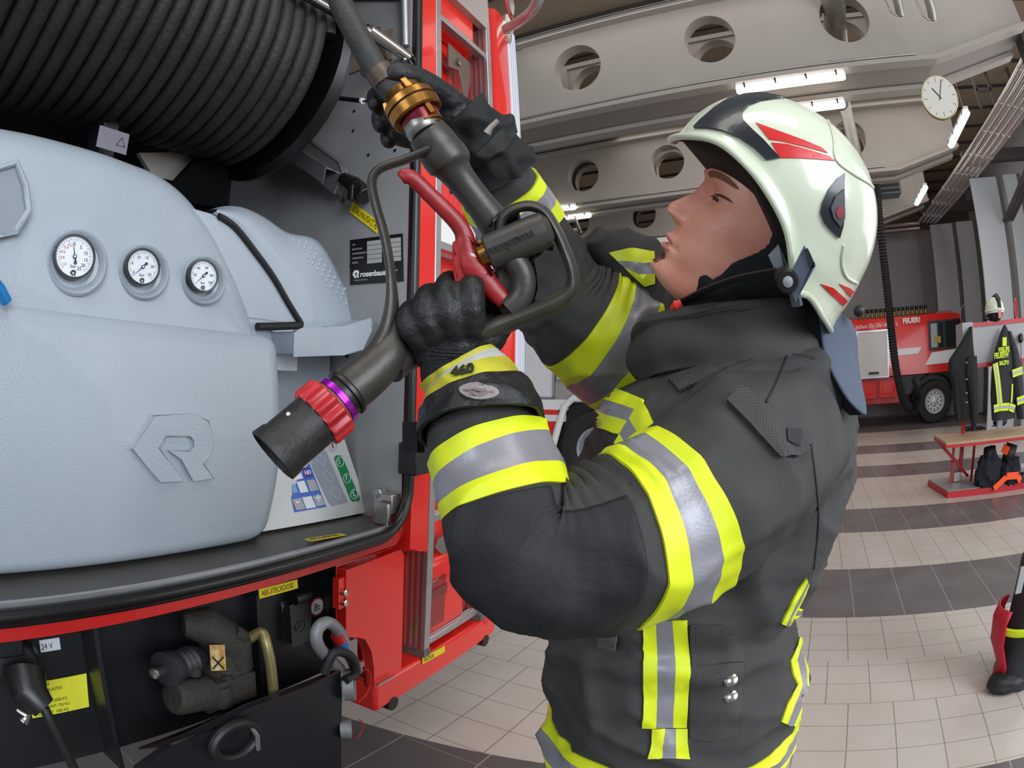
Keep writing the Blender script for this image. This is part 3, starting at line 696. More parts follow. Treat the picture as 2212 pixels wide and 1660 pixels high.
# boots with grey trousers at the right edge
g = at(2162, 1485, Z=0)
t = thing('trouser_bundle', g, 'grey and red fire trousers standing over boots at the right edge', 'trousers')
dg_ = mat('trouser_grey', '#2f3136', .8, bump=.3, bscale=50)
b = MB(); R = []
for k, (px, py, r_) in enumerate(((2195, 1476, .07), (2192, 1440, .1), (2196, 1380, .13), (2196, 1320, .135), (2190, 1275, .12), (2192, 1250, .115))):
    pass
S = [(0.0, .00, .10, .10), (.05, .0, .12, .11), (.15, -.0, .12, .11), (.27, .02, .15, .13), (.38, .03, .17, .15), (.47, .05, .155, .14), (.52, .06, .15, .14), (.50, .06, .13, .12), (.40, .06, .11, .1)]
for z, dx, a_, b_ in [(z_*1.55, x_*1.3, p_*1.35, q_*1.35) for z_, x_, p_, q_ in S]:
    R.append([g + Vector((.1 + dx + a_*math.cos(q)*(1+.08*noise.noise(Vector((math.cos(q)*2, math.sin(q)*2, z*6)))), .05 + b_*math.sin(q)*(1+.1*noise.noise(Vector((math.cos(q)*2, math.sin(q)*2, z*6+9)))), z)) for q in (2*PI*j/40 for j in range(40))])
b.rings(R, cap=True); b.build('trouser_leg', dg_, t)
b = MB()
for za, zb_, k in ((.02, .22, 0),):
    R = []
    for z, o_, r_ in ((.0, .0, .13), (.12, -.005, .125), (.25, -.06, .16), (.36, -.08, .165), (.42, -.07, .16)):
        R.append([g + Vector((.06 + o_ + r_*math.cos(q), .03 - r_*.9*math.sin(q)*-1, z)) for q in (PI*.62 + PI*.62*j/14 for j in range(15))])
b.rings(R, closed=False); b.build('red_boot_panel', mat('crimson', '#b3122b', .5), t, solid=.01)
b = MB(); b.tube([g + Vector((.1 + .235*math.cos(q), .05 + .215*math.sin(q), .36 + .05*math.cos(q))) for q in (PI*1.1 + PI*.8*j/14 for j in range(15))], .012, 8, flat=1.6); b.build('yellow_piping', hi, t)
b = MB(); b.bar(g + Vector((-.115, -.05, .5)), g + Vector((-.12, -.05, .62)), .035, .012, (0, 1, 0)); b.build('reflective_patch', silv, t)
b = MB(); b.tube([g + Vector((.14 + .05*k, -.06, .28 - .25*k)) for k in (0, .5, 1)], .012, 8); b.build('side_piping', mat('piping', '#8c7f84', .5), t)
blob('boot', g + Vector((.02, -.03, .05)), (.13, .09, .06), blackr, t, 8, .1)
# ---------------------------------------------------------------- the fire engine's rear (local: x along its width, y inwards, z up)
RZ = math.radians(93.78); D0 = 1.07
TX = Vector((math.cos(RZ), math.sin(RZ), 0)); NX = Vector((-math.sin(RZ), math.cos(RZ), 0))
TR = thing('fire_engine', NX * D0, 'red fire engine seen from behind with its open pump bay, ladder and tow hitch', 'fire engine', rotz=RZ)
def L(px, py, d=0):
    r = ray(px, py); P = r * ((D0 + d) / r.dot(NX)); return Vector((P.dot(TX), d, P.z + 1.5))
def LS(px, py, s):
    r = ray(px, py); P = r * (s / r.dot(TX)); return Vector((s, P.dot(NX) - D0, P.z + 1.5))
def LZ(px, py, z):
    r = ray(px, py); P = r * ((z - 1.5) / r.z); return Vector((P.dot(TX), P.dot(NX) - D0, z))
OK = dict(parent=TR, local=True)
grey_plate = mat('bay_sheet', '#a5a5a6', 0.45, 0.35, var=0.12, vscale=5, bump=.04, bscale=90)
sill_m = mat('sill_sheet', '#6d6a66', 0.4, 0.6, var=0.25, vscale=6)
grp = mat('pump_plastic', '#a6b0ba', 0.33, bump=0.22, bscale=230, coat=.3, var=.07, vscale=4)
seal_m = mat('seal_rubber', '#101011', 0.35)
under_m = mat('underframe_black', '#15171a', 0.5, var=.3, vscale=9)
steel_n = mat('bare_steel', '#b9b6b2', 0.25, .9)
rustm = mat('grimy_casting', '#37332f', .75, .2, bump=.5, bscale=60, var=.3, vscale=25)
S0, S1 = -0.5, 1.515
# bay interior
b = MB(); b.box((S1, 0.0, 1.0), (S1 + .004, .95, 3.2)); b.build('bay_side_panel', grey_plate, **OK)
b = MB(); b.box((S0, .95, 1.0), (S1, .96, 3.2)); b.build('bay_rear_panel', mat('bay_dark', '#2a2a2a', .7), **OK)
b = MB(); b.box((S0, 0, 2.98), (S1, .95, 3.0)); b.build('bay_roof', mat('bay_light', '#8c7d6d', .5), **OK)
b = MB(); b.box((S0, 0.0, 1.0), (S1, .95, 1.026)); b.build('bay_floor', sill_m, **OK)
b = MB(); b.box((S0, -.012, 1.018), (S1 - .05, .0, 1.032)); b.build('sill_edge', alu, **OK)
# rubber seal around the opening
sp = [(S0, -.02, .995), (S1 - .16, -.02, .995)] + [(S1 - .13 + .14*math.sin(a), -.02, 1.135 - .14*math.cos(a)) for a in (PI/2*k/8 for k in range(9))] + [(S1 + .01, -.02, 1.3), (S1 + .01, -.02, 3.2)]
b = MB(); b.tube([(x, y, z + (.012 if z < 1.14 else 0)) for x, y, z in sp], .0165, 14); b.tube([(x + (.018 if z > 1.2 else 0), y + .006, z - (.004 if z < 1.14 else 0)) for x, y, z in sp], .011, 10); b.build('rubber_seal', seal_m, **OK)
# red frame under and beside the bay
b = MB(); b.prism([(S0, .0, .935), (S1 - .02, .0, .955), (S1 + .03, .0, 1.0), (S1 + .03, .0, 3.2), (S1 + .012, .0, 3.2), (S1 + .012, .0, 1.14), (S1 - .03, .0, 1.03), (S1 - .13, .0, .99), (S0, .0, .99)], (0, 1, 0), .09); b.build('bay_frame', redd, smooth=False, **OK)
b = MB(); b.prism([(1.535, 0, .93), (1.64, 0, .905), (1.64, 0, 3.25), (1.535, 0, 3.25)], (0, 1, 0), .11)
for v in b.v[:4]: v.y -= .02
b.build('corner_panel', redp, bevel=.012, **OK)
# body behind the ladder and far corner pillar
b = MB(); b.box((1.6, .11, .62), (2.3, .14, 3.25)); b.build('rear_wall', redp, **OK)
prof = [(2.19, .12), (2.20, .02), (2.22, .0), (2.40, .0), (2.44, .012), (2.455, .05), (2.46, .3)]
b = MB(); R = [[Vector((x, y, z)) for x, y in prof] for z in (.62, 3.25)]; b.rings(R, closed=False); b.build('corner_pillar', redp, solid=.01, angle=60, **OK)
wst = mat('white_tape', '#dcdde6', .3)
b = MB(); b.box((2.33, -.004, .95), (2.42, .002, 3.2)); ws = b.build('white_stripe', wst, **OK)
b = MB()
for k in (.3, .55, .8): x = 2.33 + .09*k; b.box((x, -.005, .95), (x + .003, -.003, 3.2))
b.build('stripe_line', mat('tape_line', '#9ea0b4', .4), ws, local=True)
b = MB(); b.box((1.72, .06, 1.62), (2.1, .112, 1.74)); b.box((1.75, .06, 1.95), (2.08, .112, 2.1)); b.build('white_marking', whitep, bevel=.004, **OK)
# pressed red ribs behind the ladder, near the top
b = MB(); b.box((1.72, .03, 2.9), (2.06, .12, 3.2)); b.box((1.72, .05, 2.35), (1.98, .12, 2.62)); b.build('pressed_panel', redp, bevel=.03, bseg=3, **OK)
# ladder
lad = thing('x', (0, 0, 0), None, None); bpy.data.objects.remove(lad)
b = MB()
for s0, s1 in ((1.675, 1.712), (2.10, 2.137)):
    pass
def rail(s0, s1, zlo, par=None):
    b = MB(); b.box((s0, -.004, zlo), (s1, .09, 3.3)); r_ = b.build('ladder_rail', alu, TR if par is None else par, local=True, bevel=.003)
    b = MB()
    for y in (.012, .036, .060): b.box((s0 - .0015, y, zlo), (s0 + .0005, y + .011, 3.3))
    b.build('rail_groove', mat('groove_red', '#8f6766', .35, .6), r_, local=True)
    b = MB(); b.box((s0 - .002, -.006, zlo - .004), (s1 + .002, .092, zlo + .03)); b.build('rail_foot', mat('scuffed', '#77736f', .6, var=.6, vscale=60), r_, local=True)
    return r_
lr = rail(1.675, 1.712, .46)
rail(2.10, 2.137, .46)
for z in (.515, 1.01, 1.49, 1.97, 2.45, 2.93):
    b = MB(); b.box((1.70, .012, z - .028), (2.112, .048, z)); g_ = b.build('ladder_rung', alu, bevel=.003, **OK)
    if z < 1.2:
        b = MB()
        for k in range(24):
            for y in (.02, .031, .042): b.lathe((1.72 + k*.0155 + (.007 if y == .031 else 0), y, z), (0, 0, 1), [(-.0005, .0042), (.0025, .003)], 6, cap=True)
        o = b.build('anti_slip_studs', mat('studs', '#d8d8d8', .4, .4), g_, local=True); o['kind'] = 'stuff'
# ladder brackets
b = MB(); c_ = L(968, 1172, .04); b.prism([c_ + Vector(v) for v in ((-.09, 0, .0), (-.06, 0, .03), (-.03, 0, .035), (.03, 0, .04), (.06, 0, .03), (.06, 0, -.04), (-.04, 0, -.04))], (0, 1, 0), .006); b.lathe(c_ + Vector((.02, -.0, .0)), (0, -1, 0), [(0, .016), (.008, .016), (.012, .01)], 16); b.build('ladder_bracket', steel_n, **OK)
c_ = L(990, 135, .05); b = MB(); b.prism([c_ + Vector(v) for v in ((-.08, 0, .06), (.1, 0, .05), (.1, 0, -.05), (.07, 0, -.17), (.05, 0, -.17), (.0, 0, -.04), (-.08, 0, -.06))], (0, 1, 0), .006); b.lathe(c_, (0, -1, 0), [(0, .018), (.01, .018), (.013, .012)], 16); b.build('ladder_bracket', mat('brown_steel', '#8d7d74', .35, .8), **OK)
# flat locker above the ladder
b = MB(); b.box((1.74, -.005, 3.06), (2.12, .03, 3.3)); b.build('top_plate', mat('pale_metal', '#b5aaa3', .4, .4), **OK)
# grab handle and round lamp on the pillar
b = MB(); c_ = L(1093, 62, -.0); R0 = .032
b.tube([c_ + Vector((0, -.0, -.06)), c_ + Vector((0, -.012, -.06)), ], .028, 16); b.build('handle_base', chrome, **OK)
pp = [at(1093, 62, dist=2.5), at(1122, 46, dist=2.38), at(1150, 22, dist=2.3), at(1164, -10, dist=2.26), at(1166, -60, dist=2.28)]
b = MB(); b.tube(smoothpath(pp, 8), .021, 16); b.build('grab_handle', alu, TR)
b = MB(); b.lathe(c_ + Vector((0, -.0, -.0)), (0, -1, 0), [(0, .03), (.03, .03), (.034, .02)], 20)
b.prism([c_ + Vector((.0 + .035*math.cos(a), -.001, .09*math.sin(a))) for a in (2*PI*k/24 for k in range(24))], (0, -1, 0), .012); b.build('handle_flange', chrome, bevel=.002, **OK)
c_ = L(1098, 10, -.0); b = MB(); b.prism([c_ + Vector((.028*math.cos(a), 0, .075*math.sin(a))) for a in (2*PI*k/28 for k in range(28))], (0, -1, 0), .02); b.build('side_lamp', mat('lamp_glass', '#8f8f86', .15, .4), bevel=.006, **OK)
b = MB(); b.tube([c_ + Vector((.034*math.cos(a), -.006, .088*math.sin(a))) for a in (2*PI*k/28 for k in range(28))], .008, 8, loop=True); b.build('lamp_bezel', redd, **OK)
# tail light housing
b = MB(); a_ = L(932, 1215, .04); b.box((1.72, .03, .50), (2.03, .13, .83)); th_ = b.build('tail_light', redp, bevel=.035, bseg=4, **OK)
b = MB(); b.box((1.74, .022, .545), (1.855, .04, .75)); b.build('lens', mat('red_lens', '#8e0f14', .12, coat=.6), th_, local=True, bevel=.008)
b = MB(); b.box((1.742, .018, .67), (1.853, .03, .71)); b.build('reflector_band', mat('red_lens2', '#7a3030', .2), th_, local=True)
# lower mudguard, left leg, bumper
b = MB(); R = []
lp = [(1.262, .925), (1.262, .72), (1.275, .69), (1.32, .675), (1.355, .655), (1.385, .60), (1.40, .53), (1.402, .45), (1.555, .44), (1.555, .90), (1.535, .925)]
b.prism([(x, 0.01, z) for x, z in lp], (0, 1, 0), .035); b.build('corner_guard', redp, bevel=.018, bseg=3, **OK)
b = MB(); b.prism([(1.56, .095, .93), (1.56, .095, .43), (2.25, .095, .43), (2.47, .095, .33), (2.47, .095, .66), (2.1, .095, .63)], (0, 1, 0), .1); b.build('mudguard', redp, bevel=.015, bseg=3, **OK)
b = MB(); b.box((2.12, -.02, .40), (2.46, .12, .62)); b.build('corner_pod', redp, bevel=.05, bseg=4, **OK)
b = MB(); b.box((1.403, .0, .335), (2.26, .13, .455)); bp_ = b.build('bumper', redp, bevel=.014, bseg=3, **OK)
b = MB()
for s_ in (1.50, 2.17): b.lathe((s_, -.003, .33), (0, 1, 0), [(0, .028), (.1, .028)], 20)
b.build('drain_notch', blackp, bp_, local=True)
b = MB(); b.bar((1.405, -.004, .458), (1.50, -.004, .458), .01, .006); b.build('hinge_strip', chrome, bp_, local=True)
for k in (0, 1): b = MB(); q = L(747, 1282 + k*22, .0); b.lathe(q + Vector((0, .01, 0)), (0, -1, 0), [(0, .011), (.012, .011), (.014, .006)], 12); b.build('hex_bolt', chrome, **OK)
b = MB(); b.box((1.235, .012, .80), (1.275, .035, .90)); b.build('hinge_plate', redp, **OK)
def sticker(name, p0, p1, p2, m, lines=(), th=.0015, n=None, tm=None, ts=.6, tsx=.75, shear=0):
    # parallelogram plate: p0 lower left, p1 lower right, p2 upper left; lines of text
    p0, p1, p2 = Vector(p0), Vector(p1), Vector(p2); x = p1 - p0; y = p2 - p0; nn = x.cross(y).normalized()
    b = MB(); b.prism([p0, p1, p1 + y, p2], nn, th); o = b.build(name, m, smooth=False, **OK)
    k = len(lines)
    for i, t_ in enumerate(lines):
        if not t_: continue
        h = y.length / k; org = p0 + x * .05 + y * ((k - 1 - i + .22) / k) + nn * (th + .0002)
        w_ = x.length * .9; sz = h * ts * 1.35
        text('lettering', t_, sz, frame(org, x, y) , tm or inkm, o, .0003, sx=min(tsx, w_ / (sz * .62 * len(t_))), shear=shear)
    return o
def lift(p, dy): return Vector((p.x, p.y + dy, p.z))
sticker('label', L(912, 1436, -.003), L(960, 1409, -.003), L(912, 1422, -.003), yel, ['RADKEIL'])
for k, m_ in enumerate((mat('grey_sticker', '#a7a9a4', .5), mat('amber_sticker', '#dfa92a', .5), mat('green_sticker', '#137a5a', .5))):
    sticker('lash_sticker', (1.59, .092, .462 + k*.034), (1.625, .092, .462 + k*.034), (1.59, .092, .496 + k*.034), m_, th=.002)
# underframe
b = MB(); b.box((S0, .14, .50), (1.31, .2, 1.0)); b.build('underframe_plate', under_m, **OK)
b = MB(); b.box((.488, .06, .49), (.50, .15, .95)); b.box((1.0, .10, .52), (1.012, .15, .95)); b.box((1.300, .05, .6), (1.312, .15, .95)); b.build('frame_web', mat('web_black', '#1d1f22', .4), **OK)
b = MB(); b.box((1.36, .12, .62), (1.45, .3, .95)); b.box((1.0, .5, .3), (2.0, .9, .7)); b.build('chassis_member', blackp, **OK)
for s_ in (.15, 2.2):
    b = MB(); b.lathe((s_ - .14, 1.6, .5), (1, 0, 0), [(0, .3), (0, .46), (.03, .5), (.25, .5), (.28, .46), (.28, .3), (.2, .28), (.2, .01)], 40); b.build('rear_tyre', blackr, **OK)
p = L(83, 1408, .138); q = L(130, 1381, .138)
sticker('voltage_label', L(88, 1410, .137), L(131, 1403, .137), L(84, 1384, .137), mat('pale_sticker', '#c9ced3', .5), ['24 V'], ts=.5)
sticker('load_plate', L(70, 1552, .137), L(192, 1527, .137), L(60, 1478, .137), mat('lemon', '#e5e33a', .5), ['ZULÄSSIGE', 'ANHÄNGELASTEN', '', 'GEBREMST: 12000 KG', 'UNGEBREMST: 750 KG', 'STÜTZLAST  1000 KG'], ts=.55, tsx=.8)
sticker('socket_label', L(560, 1294, .09), L(643, 1271, .09), L(558, 1274, .09), yel, ['ABS-STECKDOSE'], ts=.6)
c_ = L(684, 1311, .137); b = MB(); b.lathe(c_, (0, -1, 0), [(0, .0335), (.002, .0335)], 36); r8 = b.build('speed_roundel', redd, **OK)
b = MB(); b.lathe(c_ + Vector((0, -.002, 0)), (0, -1, 0), [(0, .027), (.001, .027)], 36); b.build('roundel_face', whitep, r8, local=True)
text('lettering', '8t', .036, frame(c_ + Vector((-.016, -.0036, -.012)), (1, 0, 0), (0, 0, 1)), inkm, r8, .0003, sx=.9)
# ABS socket cover
c_ = L(640, 1338, .12); b = MB(); b.prism([c_ + Vector(v) for v in ((-.035, .02, .055), (.035, .02, .06), (.045, .02, .0), (.025, .02, -.075), (-.03, .02, -.08), (-.045, .02, .0))], (0, -1, 0), .035); sk = b.build('socket_cover', mat('socket_plastic', '#232528', .4), bevel=.008, **OK)
b = MB(); cc_ = c_ + Vector((0, -.0165, -.02)); b.tube([cc_ + Vector((.02*math.cos(a), 0, .02*math.sin(a))) for a in (2*PI*k/24 for k in range(24))], .0012, 6, loop=True)
for a in (90, 210, 330): b.bar(cc_, cc_ + Vector((.02*math.cos(math.radians(a)), 0, .02*math.sin(math.radians(a)))), .0025, .001, (0, 1, 0))
b.build('star_emblem', mat('dull_metal', '#3c3f44', .4, .6), sk, local=True)
b = MB(); q = c_ + Vector((-.02, -.01, .075)); b.lathe(q, (1, 0, 0), [(0, .02), (.06, .02)], 16); b.build('hinge_barrel', blackp, sk, local=True)
# trailer plug with cable, lower left
c_ = L(25, 1440, .04); b = MB()
b.lathe(c_ + Vector((.02, .1, 0)), (-.05, -1, -.1), [(0, .06), (.06, .062), (.09, .055), (.1, .03)], 28); b.bar(c_ + Vector((-.03, .0, .055)), c_ + Vector((.035, .0, .055)), .06, .03, (0, 1, 0)); pg = b.build('trailer_socket', mat('plug_black', '#1b1b1d', .4), bevel=.008, **OK)
b = MB(); q0 = L(65, 1500, -.02); q1 = L(95, 1530, -.04); b.tube([c_ + Vector((.02, -.02, -.01)), q0, q1], [.048, .042, .03], 20); b.build('plug_body', mat('plug_black', '', 0), pg, local=True)
b = MB(); b.tube(smoothpath([q1, L(110, 1560, -.05), L(140, 1620, -.05), L(175, 1690, -.04)], 8), .012, 12); b.build('plug_cable', blackr, pg, local=True)
b = MB(); b.tube([L(40, 1535, -.01), L(60, 1548, -.03), L(52, 1560, -.03)], [.008, .009, .012], 10); b.build('locking_lever', steel_n, pg, local=True)
# tow coupling
hm = rustm
c_ = L(480, 1400, .02); b = MB()
b.tube([L(395, 1350, .06), L(440, 1350, .04), L(500, 1390, .03), L(505, 1440, .03)], [.03, .05, .055, .05], 20)
b.tube([L(480, 1370, .05), L(485, 1470, .05)], [.062, .066], 24); b.tube([L(505, 1365, .0), L(520, 1375, .0)], [.02, .022], 12)
b.tube([L(372, 1508, -.02), L(380, 1508, -.02), L(445, 1497, -.0), L(450, 1496, .0)], [.04, .045, .045, .04], 24)
b.box((L(435, 1500).x, -.02, .645), (L(545, 1500).x, .09, .725)); b.tube([L(470, 1480, .0), L(475, 1520, 0)], .035, 18)
th_ = b.build('tow_coupling', hm, bevel=.006, **OK)
b = MB()
for px, py in ((420, 1458), (490, 1472), (525, 1458)): q = L(px, py, .0); b.lathe(q, (0, 0, 1), [(0, .016), (.02, .016), (.022, .008)], 12)
b.build('coupling_bolt', hm, th_, local=True)
b = MB(); q = L(350, 1450, .0); r_ = L(430, 1420, .04); ax = (q - r_).normalized(); b.lathe(r_, ax, [(0, .03), (.03, .038)] + [(.03 + k*.009, .038 if k % 2 else .032) for k in range(8)] + [(.11, .045), (.13, .045), (.135, .02)], 24); b.lathe(r_, ax, [(.134, .014), (.165, .014), (.168, .008)], 14); b.build('pull_knob', mat('knob_black', '#25252a', .5), th_, local=True)
b = MB(); b.lathe(r_, ax, [(.16, .013), (.172, .013), (.174, .008)], 14); b.build('knob_tip', steel_n, th_, local=True)
q0 = L(457, 1452, -.013); sticker('warning_label', L(456, 1450, -.021), L(488, 1448, -.021), L(452, 1394, -.021), mat('cream_sticker', '#c9bd93', .5, var=.4, vscale=60, var2='#a5762a'))
b = MB()
for a, c_ in (((459, 1420), (484, 1446)), ((483, 1420), (460, 1446))): b.bar(L(*a, -.024), L(*c_, -.024), .004, .001, (0, 1, 0))
b.build('warning_cross', inkm, th_, local=True)
b = MB(); b.tube(smoothpath([L(518, 1396, .02), L(545, 1376, -.0), L(566, 1368, -.02), L(576, 1395, -.04), L(585, 1440, -.05), L(592, 1508, -.05)], 8), .0145, 14); b.build('bent_lever', mat('khaki_metal', '#8d8258', .4, .6), th_, local=True)
# front hitch plate
b = MB(); P_ = [L(300, 1665, -.1), L(372, 1612, -.1), L(540, 1530, -.1), L(735, 1452, -.1), L(738, 1500, -.1), L(736, 1700, -.1), L(300, 1760, -.1)]
b.prism(P_, (0, 1, 0), .02); hp_ = b.build('hitch_plate', mat('hitch_black', '#1a1c22', .38, var=.3, vscale=8), bevel=.004, **OK)
b = MB(); b.prism([L(372, 1612, -.1), L(735, 1452, -.1), L(735, 1452, .12), L(520, 1530, .14), L(300, 1620, .1)], (0, 0, 1), .008); b.build('plate_top', mat('rust_brown', '#4a2f22', .8, var=.4, vscale=14), hp_, local=True, smooth=False)
b = MB(); q = L(505, 1600, -.13); b.tube([q + Vector((.065*math.cos(a), -.005, .05*math.sin(a))) for a in (PI*.0 + 2*PI*k/30 for k in range(30))], .014, 10, loop=True); b.build('tow_eye', under_m, hp_, local=True)
b = MB(); b.tube([L(540, 1568, -.14), L(555, 1590, -.15), L(558, 1620, -.15)], .006, 8); b.build('steel_spring', steel_n, hp_, local=True)
# shackle and reels hanging at the corner of the plate
b = MB(); gsh = mat('shackle_grey', '#8b8d90', .5, .4)
b.tube(smoothpath([L(733, 1445, -.08), L(690, 1400, -.1), L(684, 1365, -.1), L(705, 1345, -.1), L(730, 1362, -.1), L(748, 1400, -.1), L(772, 1450, -.1)], 6), .017, 14); sh_ = b.build('shackle', gsh, **OK)
for a, c_, m_ in (((728, 1372), (734, 1386), redd), ((734, 1386), (739, 1398), mat('blue_tape', '#1f63ad', .5))):
    b = MB(); b.tube([L(*a, -.101), L(*c_, -.101)], .0185, 14); b.build('colour_tape', m_, sh_, local=True)
b = MB(); b.tube(smoothpath([L(700, 1455, -.11), L(722, 1410, -.12), L(758, 1420, -.12), L(768, 1455, -.12), L(745, 1470, -.12)], 6), .014, 12); b.build('strap_wrap', blackr, sh_, local=True)
for (px, py), rr in (((760, 1480), .05), ((752, 1575), .032)):
    q = L(px, py, -.11); b = MB(); b.lathe(q, (.75, -1, .1), [(-.02, rr), (0, rr*1.0), (.008, rr), (.008, rr*.85), (-.0, rr*.6), (0, rr*.3), (.006, .002)], 28); rl = b.build('wire_reel', gsh, **OK)
    b = MB(); b.tube([q + Vector((.01 + rr*1.0*math.cos(a), -.02, rr*1.1*math.sin(a))) for a in (-PI*.55 + k*PI*.9/10 for k in range(11))], .002, 6); b.build('red_wire', redd, rl, local=True)
b = MB(); b.tube(smoothpath([L(795, 1375, .05), L(792, 1440, .04), L(790, 1480, .04), L(812, 1492, .02)], 6), .0025, 6); b.build('thin_cable', blackp, **OK)
b = MB(); b.tube([L(792, 1385, .05), L(794, 1402, .05)], .009, 8); b.build('cable_plug', blackp, **OK)
# rubber buffer on the panel edge
b = MB(); b.box((1.49, -.07, 1.19), (1.57, .0, 1.29)); b.build('door_buffer', blackr, bevel=.006, **OK)
# floor and plates inside the bay
sticker('label', L(672, 1170, .02) + Vector((0, 0, 0)), L(748, 1157, .02), L(658, 1166, .05), yel, ['ABSCHLAMMVENTIL'], ts=.6)
sp0, sp1 = LS(815, 504, S1 - .003), LS(755, 458, S1 - .003); up_ = LS(762, 437, S1 - .003)
o_ = sticker('label', sp1, sp0, up_, yel, ['SCHAUMAUFSATZ HD'], ts=.62)
pA, pB, pC = LS(757, 616, S1 - .002), LS(872, 608, S1 - .002), LS(757, 519, S1 - .002)
tp_ = sticker('type_plate', pA, pB, pC, mat('plate_black', '#121316', .35))
def PL(u, v, off=.002): return pA + (pB - pA)*u + (pC - pA)*v + Vector((-off, 0, 0))
silver_ = mat('plate_silver', '#a3a2a0', .5)
for u0, u1 in ((.34, .62), (.78, .97)):
    for k in range(5):
        b = MB(); b.prism([PL(u0, .43 + k*.10), PL(u1, .43 + k*.10), PL(u1, .52 + k*.10), PL(u0, .52 + k*.10)], (-1, 0, 0), .0004); b.build('data_field', silver_, tp_, local=True)
X_ = (pB - pA); Y_ = (pC - pA)
for k, s_ in enumerate(('TYPE', 'BEZEICHNUNG', 'NENNFÖRDERSTROM', 'NENNDREHZAHL', 'BAUJAHR')):
    text('lettering', s_, .009, frame(PL(.04, .86 - k*.1), X_, Y_), silver_, tp_, .0002, sx=.7)
text('lettering', 'rosenbauer', .026, frame(PL(.2, .16), X_, Y_), whitep, tp_, .0002, sx=1.0, bold=.0006)
text('lettering', 'Feuerwehrtechnik', .010, frame(PL(.64, .22), X_, Y_), silver_, tp_, .0002, sx=.8)
text('lettering', 'Fire Fighting', .010, frame(PL(.64, .15), X_, Y_), silver_, tp_, .0002, sx=.8)
text('lettering', 'Rosenbauer International', .007, frame(PL(.08, .08), X_, Y_), silver_, tp_, .0002, sx=.8)
LG = [(680,800),(800,625),(1010,620),(1080,655),(1108,740),(1090,825),(1055,880),(1110,957),(1005,968),(940,860),(880,812),(985,812),(1010,790),(1010,760),(985,735),(860,735),(822,797),(948,966),(832,972)]
b = MB(); b.prism([PL(.05 + (x-680)/430*.13, .14 + (972-y)/352*.17) for x, y in LG], (-1, 0, 0), .0004); b.build('maker_emblem', whitep, tp_, local=True)
for px, py in ((765, 240), (763, 283), (853, 325), (796, 335), (758, 575), (750, 770), (720, 1055)):
    q = LS(px, py, S1 - .001); b = MB(); b.lathe(q, (-1, 0, 0), [(0, .006), (.001, .006)], 12); b.build('rivet_hole', inkm, **OK)
# latch at the lower corner
q = LS(850, 1095, S1 - .06); b = MB(); b.box((S1 - .075, -.005, 1.03), (S1 - .06, .05, 1.10)); b.box((S1 - .05, .0, 1.06), (S1 - .005, .07, 1.125)); b.lathe((S1 - .02, .06, 1.12), (-1, 0, 0), [(0, .018), (.03, .018)], 16); b.build('door_latch', steel_n, bevel=.003, **OK)
# tray and bracket on the side panel
A, B_, Cc, Dd = LS(625, 305, S1 - .02), LS(745, 380, S1 - .02), LS(735, 410, S1 - .08), LS(625, 345, S1 - .08)
b = MB(); b.prism([A + Vector((-.0, 0, .0)), B_, B_ + Vector((-.1, 0, -.0)), A + Vector((-.1, 0, 0))], (0, 0, 1), .003); b.build('sheet_tray', steel_n, **OK)
b = MB(); b.prism([A + Vector((-.1, 0, 0)), B_ + Vector((-.1, 0, 0)), B_ + Vector((-.1, .01, -.055)), A + Vector((-.1, 0, -.055))], (1, 0, 0), .003); b.build('tray_lip', mat('tray_face', '#87898c', .35, .7), **OK)
sT = S1 - .06; ty = [LS(x, y, sT) for x, y in ((660, 299), (733, 352), (741, 375), (723, 418), (628, 346))]
b = MB(); b.prism(ty, (1, 0, 0), .03); tr2 = b.build('clip_tray', mat('tray_face', '#87898c', .35, .7), bevel=.004, **OK)
b = MB(); b.tube([p + Vector((-.001, 0, 0)) for p in ty[:4]], .0022, 8); b.build('tray_edge', steel_n, tr2, local=True)
b = MB(); b.tube([LS(740, 385, S1 - .05), LS(765, 400, S1 - .05), LS(790, 425, S1 - .05)], [.022, .03, .034], 12); b.box(LS(750, 400, S1 - .09), LS(785, 440, S1 - .03)); b.build('spring_clip', mat('greasy_black', '#131313', .3, bump=.6, bscale=80), bevel=.004, **OK)
b = MB(); b.lathe(LS(745, 435, S1), (-1, 0, 0), [(0, .009), (.012, .009)], 12); b.build('hex_bolt', steel_n, **OK)
b = MB(); b.tube([LS(720, 211, S1 - .1), LS(780, 218, S1 - .1)], .009, 10); b.tube([LS(780, 218, S1 - .1), LS(850, 224, S1 - .1)], .004, 8); b.build('gas_strut', blackp, **OK)
b = MB(); b.tube([LS(780, 218, S1 - .1), LS(784, 218.5, S1 - .1)], .011, 12); b.build('strut_ring', whitep, **OK)
# chrome roof struts at the top
b = MB(); b.tube([L(640, -25, .0), L(800, 70, .0)], .012, 12); b.tube([L(795, 62, .0), L(878, 122, .0)], .021, 18); b.lathe(L(878, 122, 0), (L(900, 135, 0) - L(878, 122, 0)), [(0, .021), (.01, .014), (.05, .014), (.055, .008)], 14)
b.build('lift_strut', chrome, **OK)
b = MB(); b.tube([L(600, -40, .03), L(880, 128, .03)], .012, 10); b.build('strut_rail', mat('dark_rail', '#5b5a58', .3, .8), **OK)
b = MB(); b.tube([L(872, -80, .02), L(876, 100, .02)], .016, 14); b.build('flap_rail', alu, **OK)
b = MB(); b.ball(L(873, 128, 0), .011, 12); b.build('ball_joint', chrome, **OK)
b = MB(); b.tube(smoothpath([L(898, -60, -.0), L(900, 60, -.0), L(896, 110, 0), L(888, 140, 0)], 6), .006, 8); b.build('flap_edge', alu, **OK)
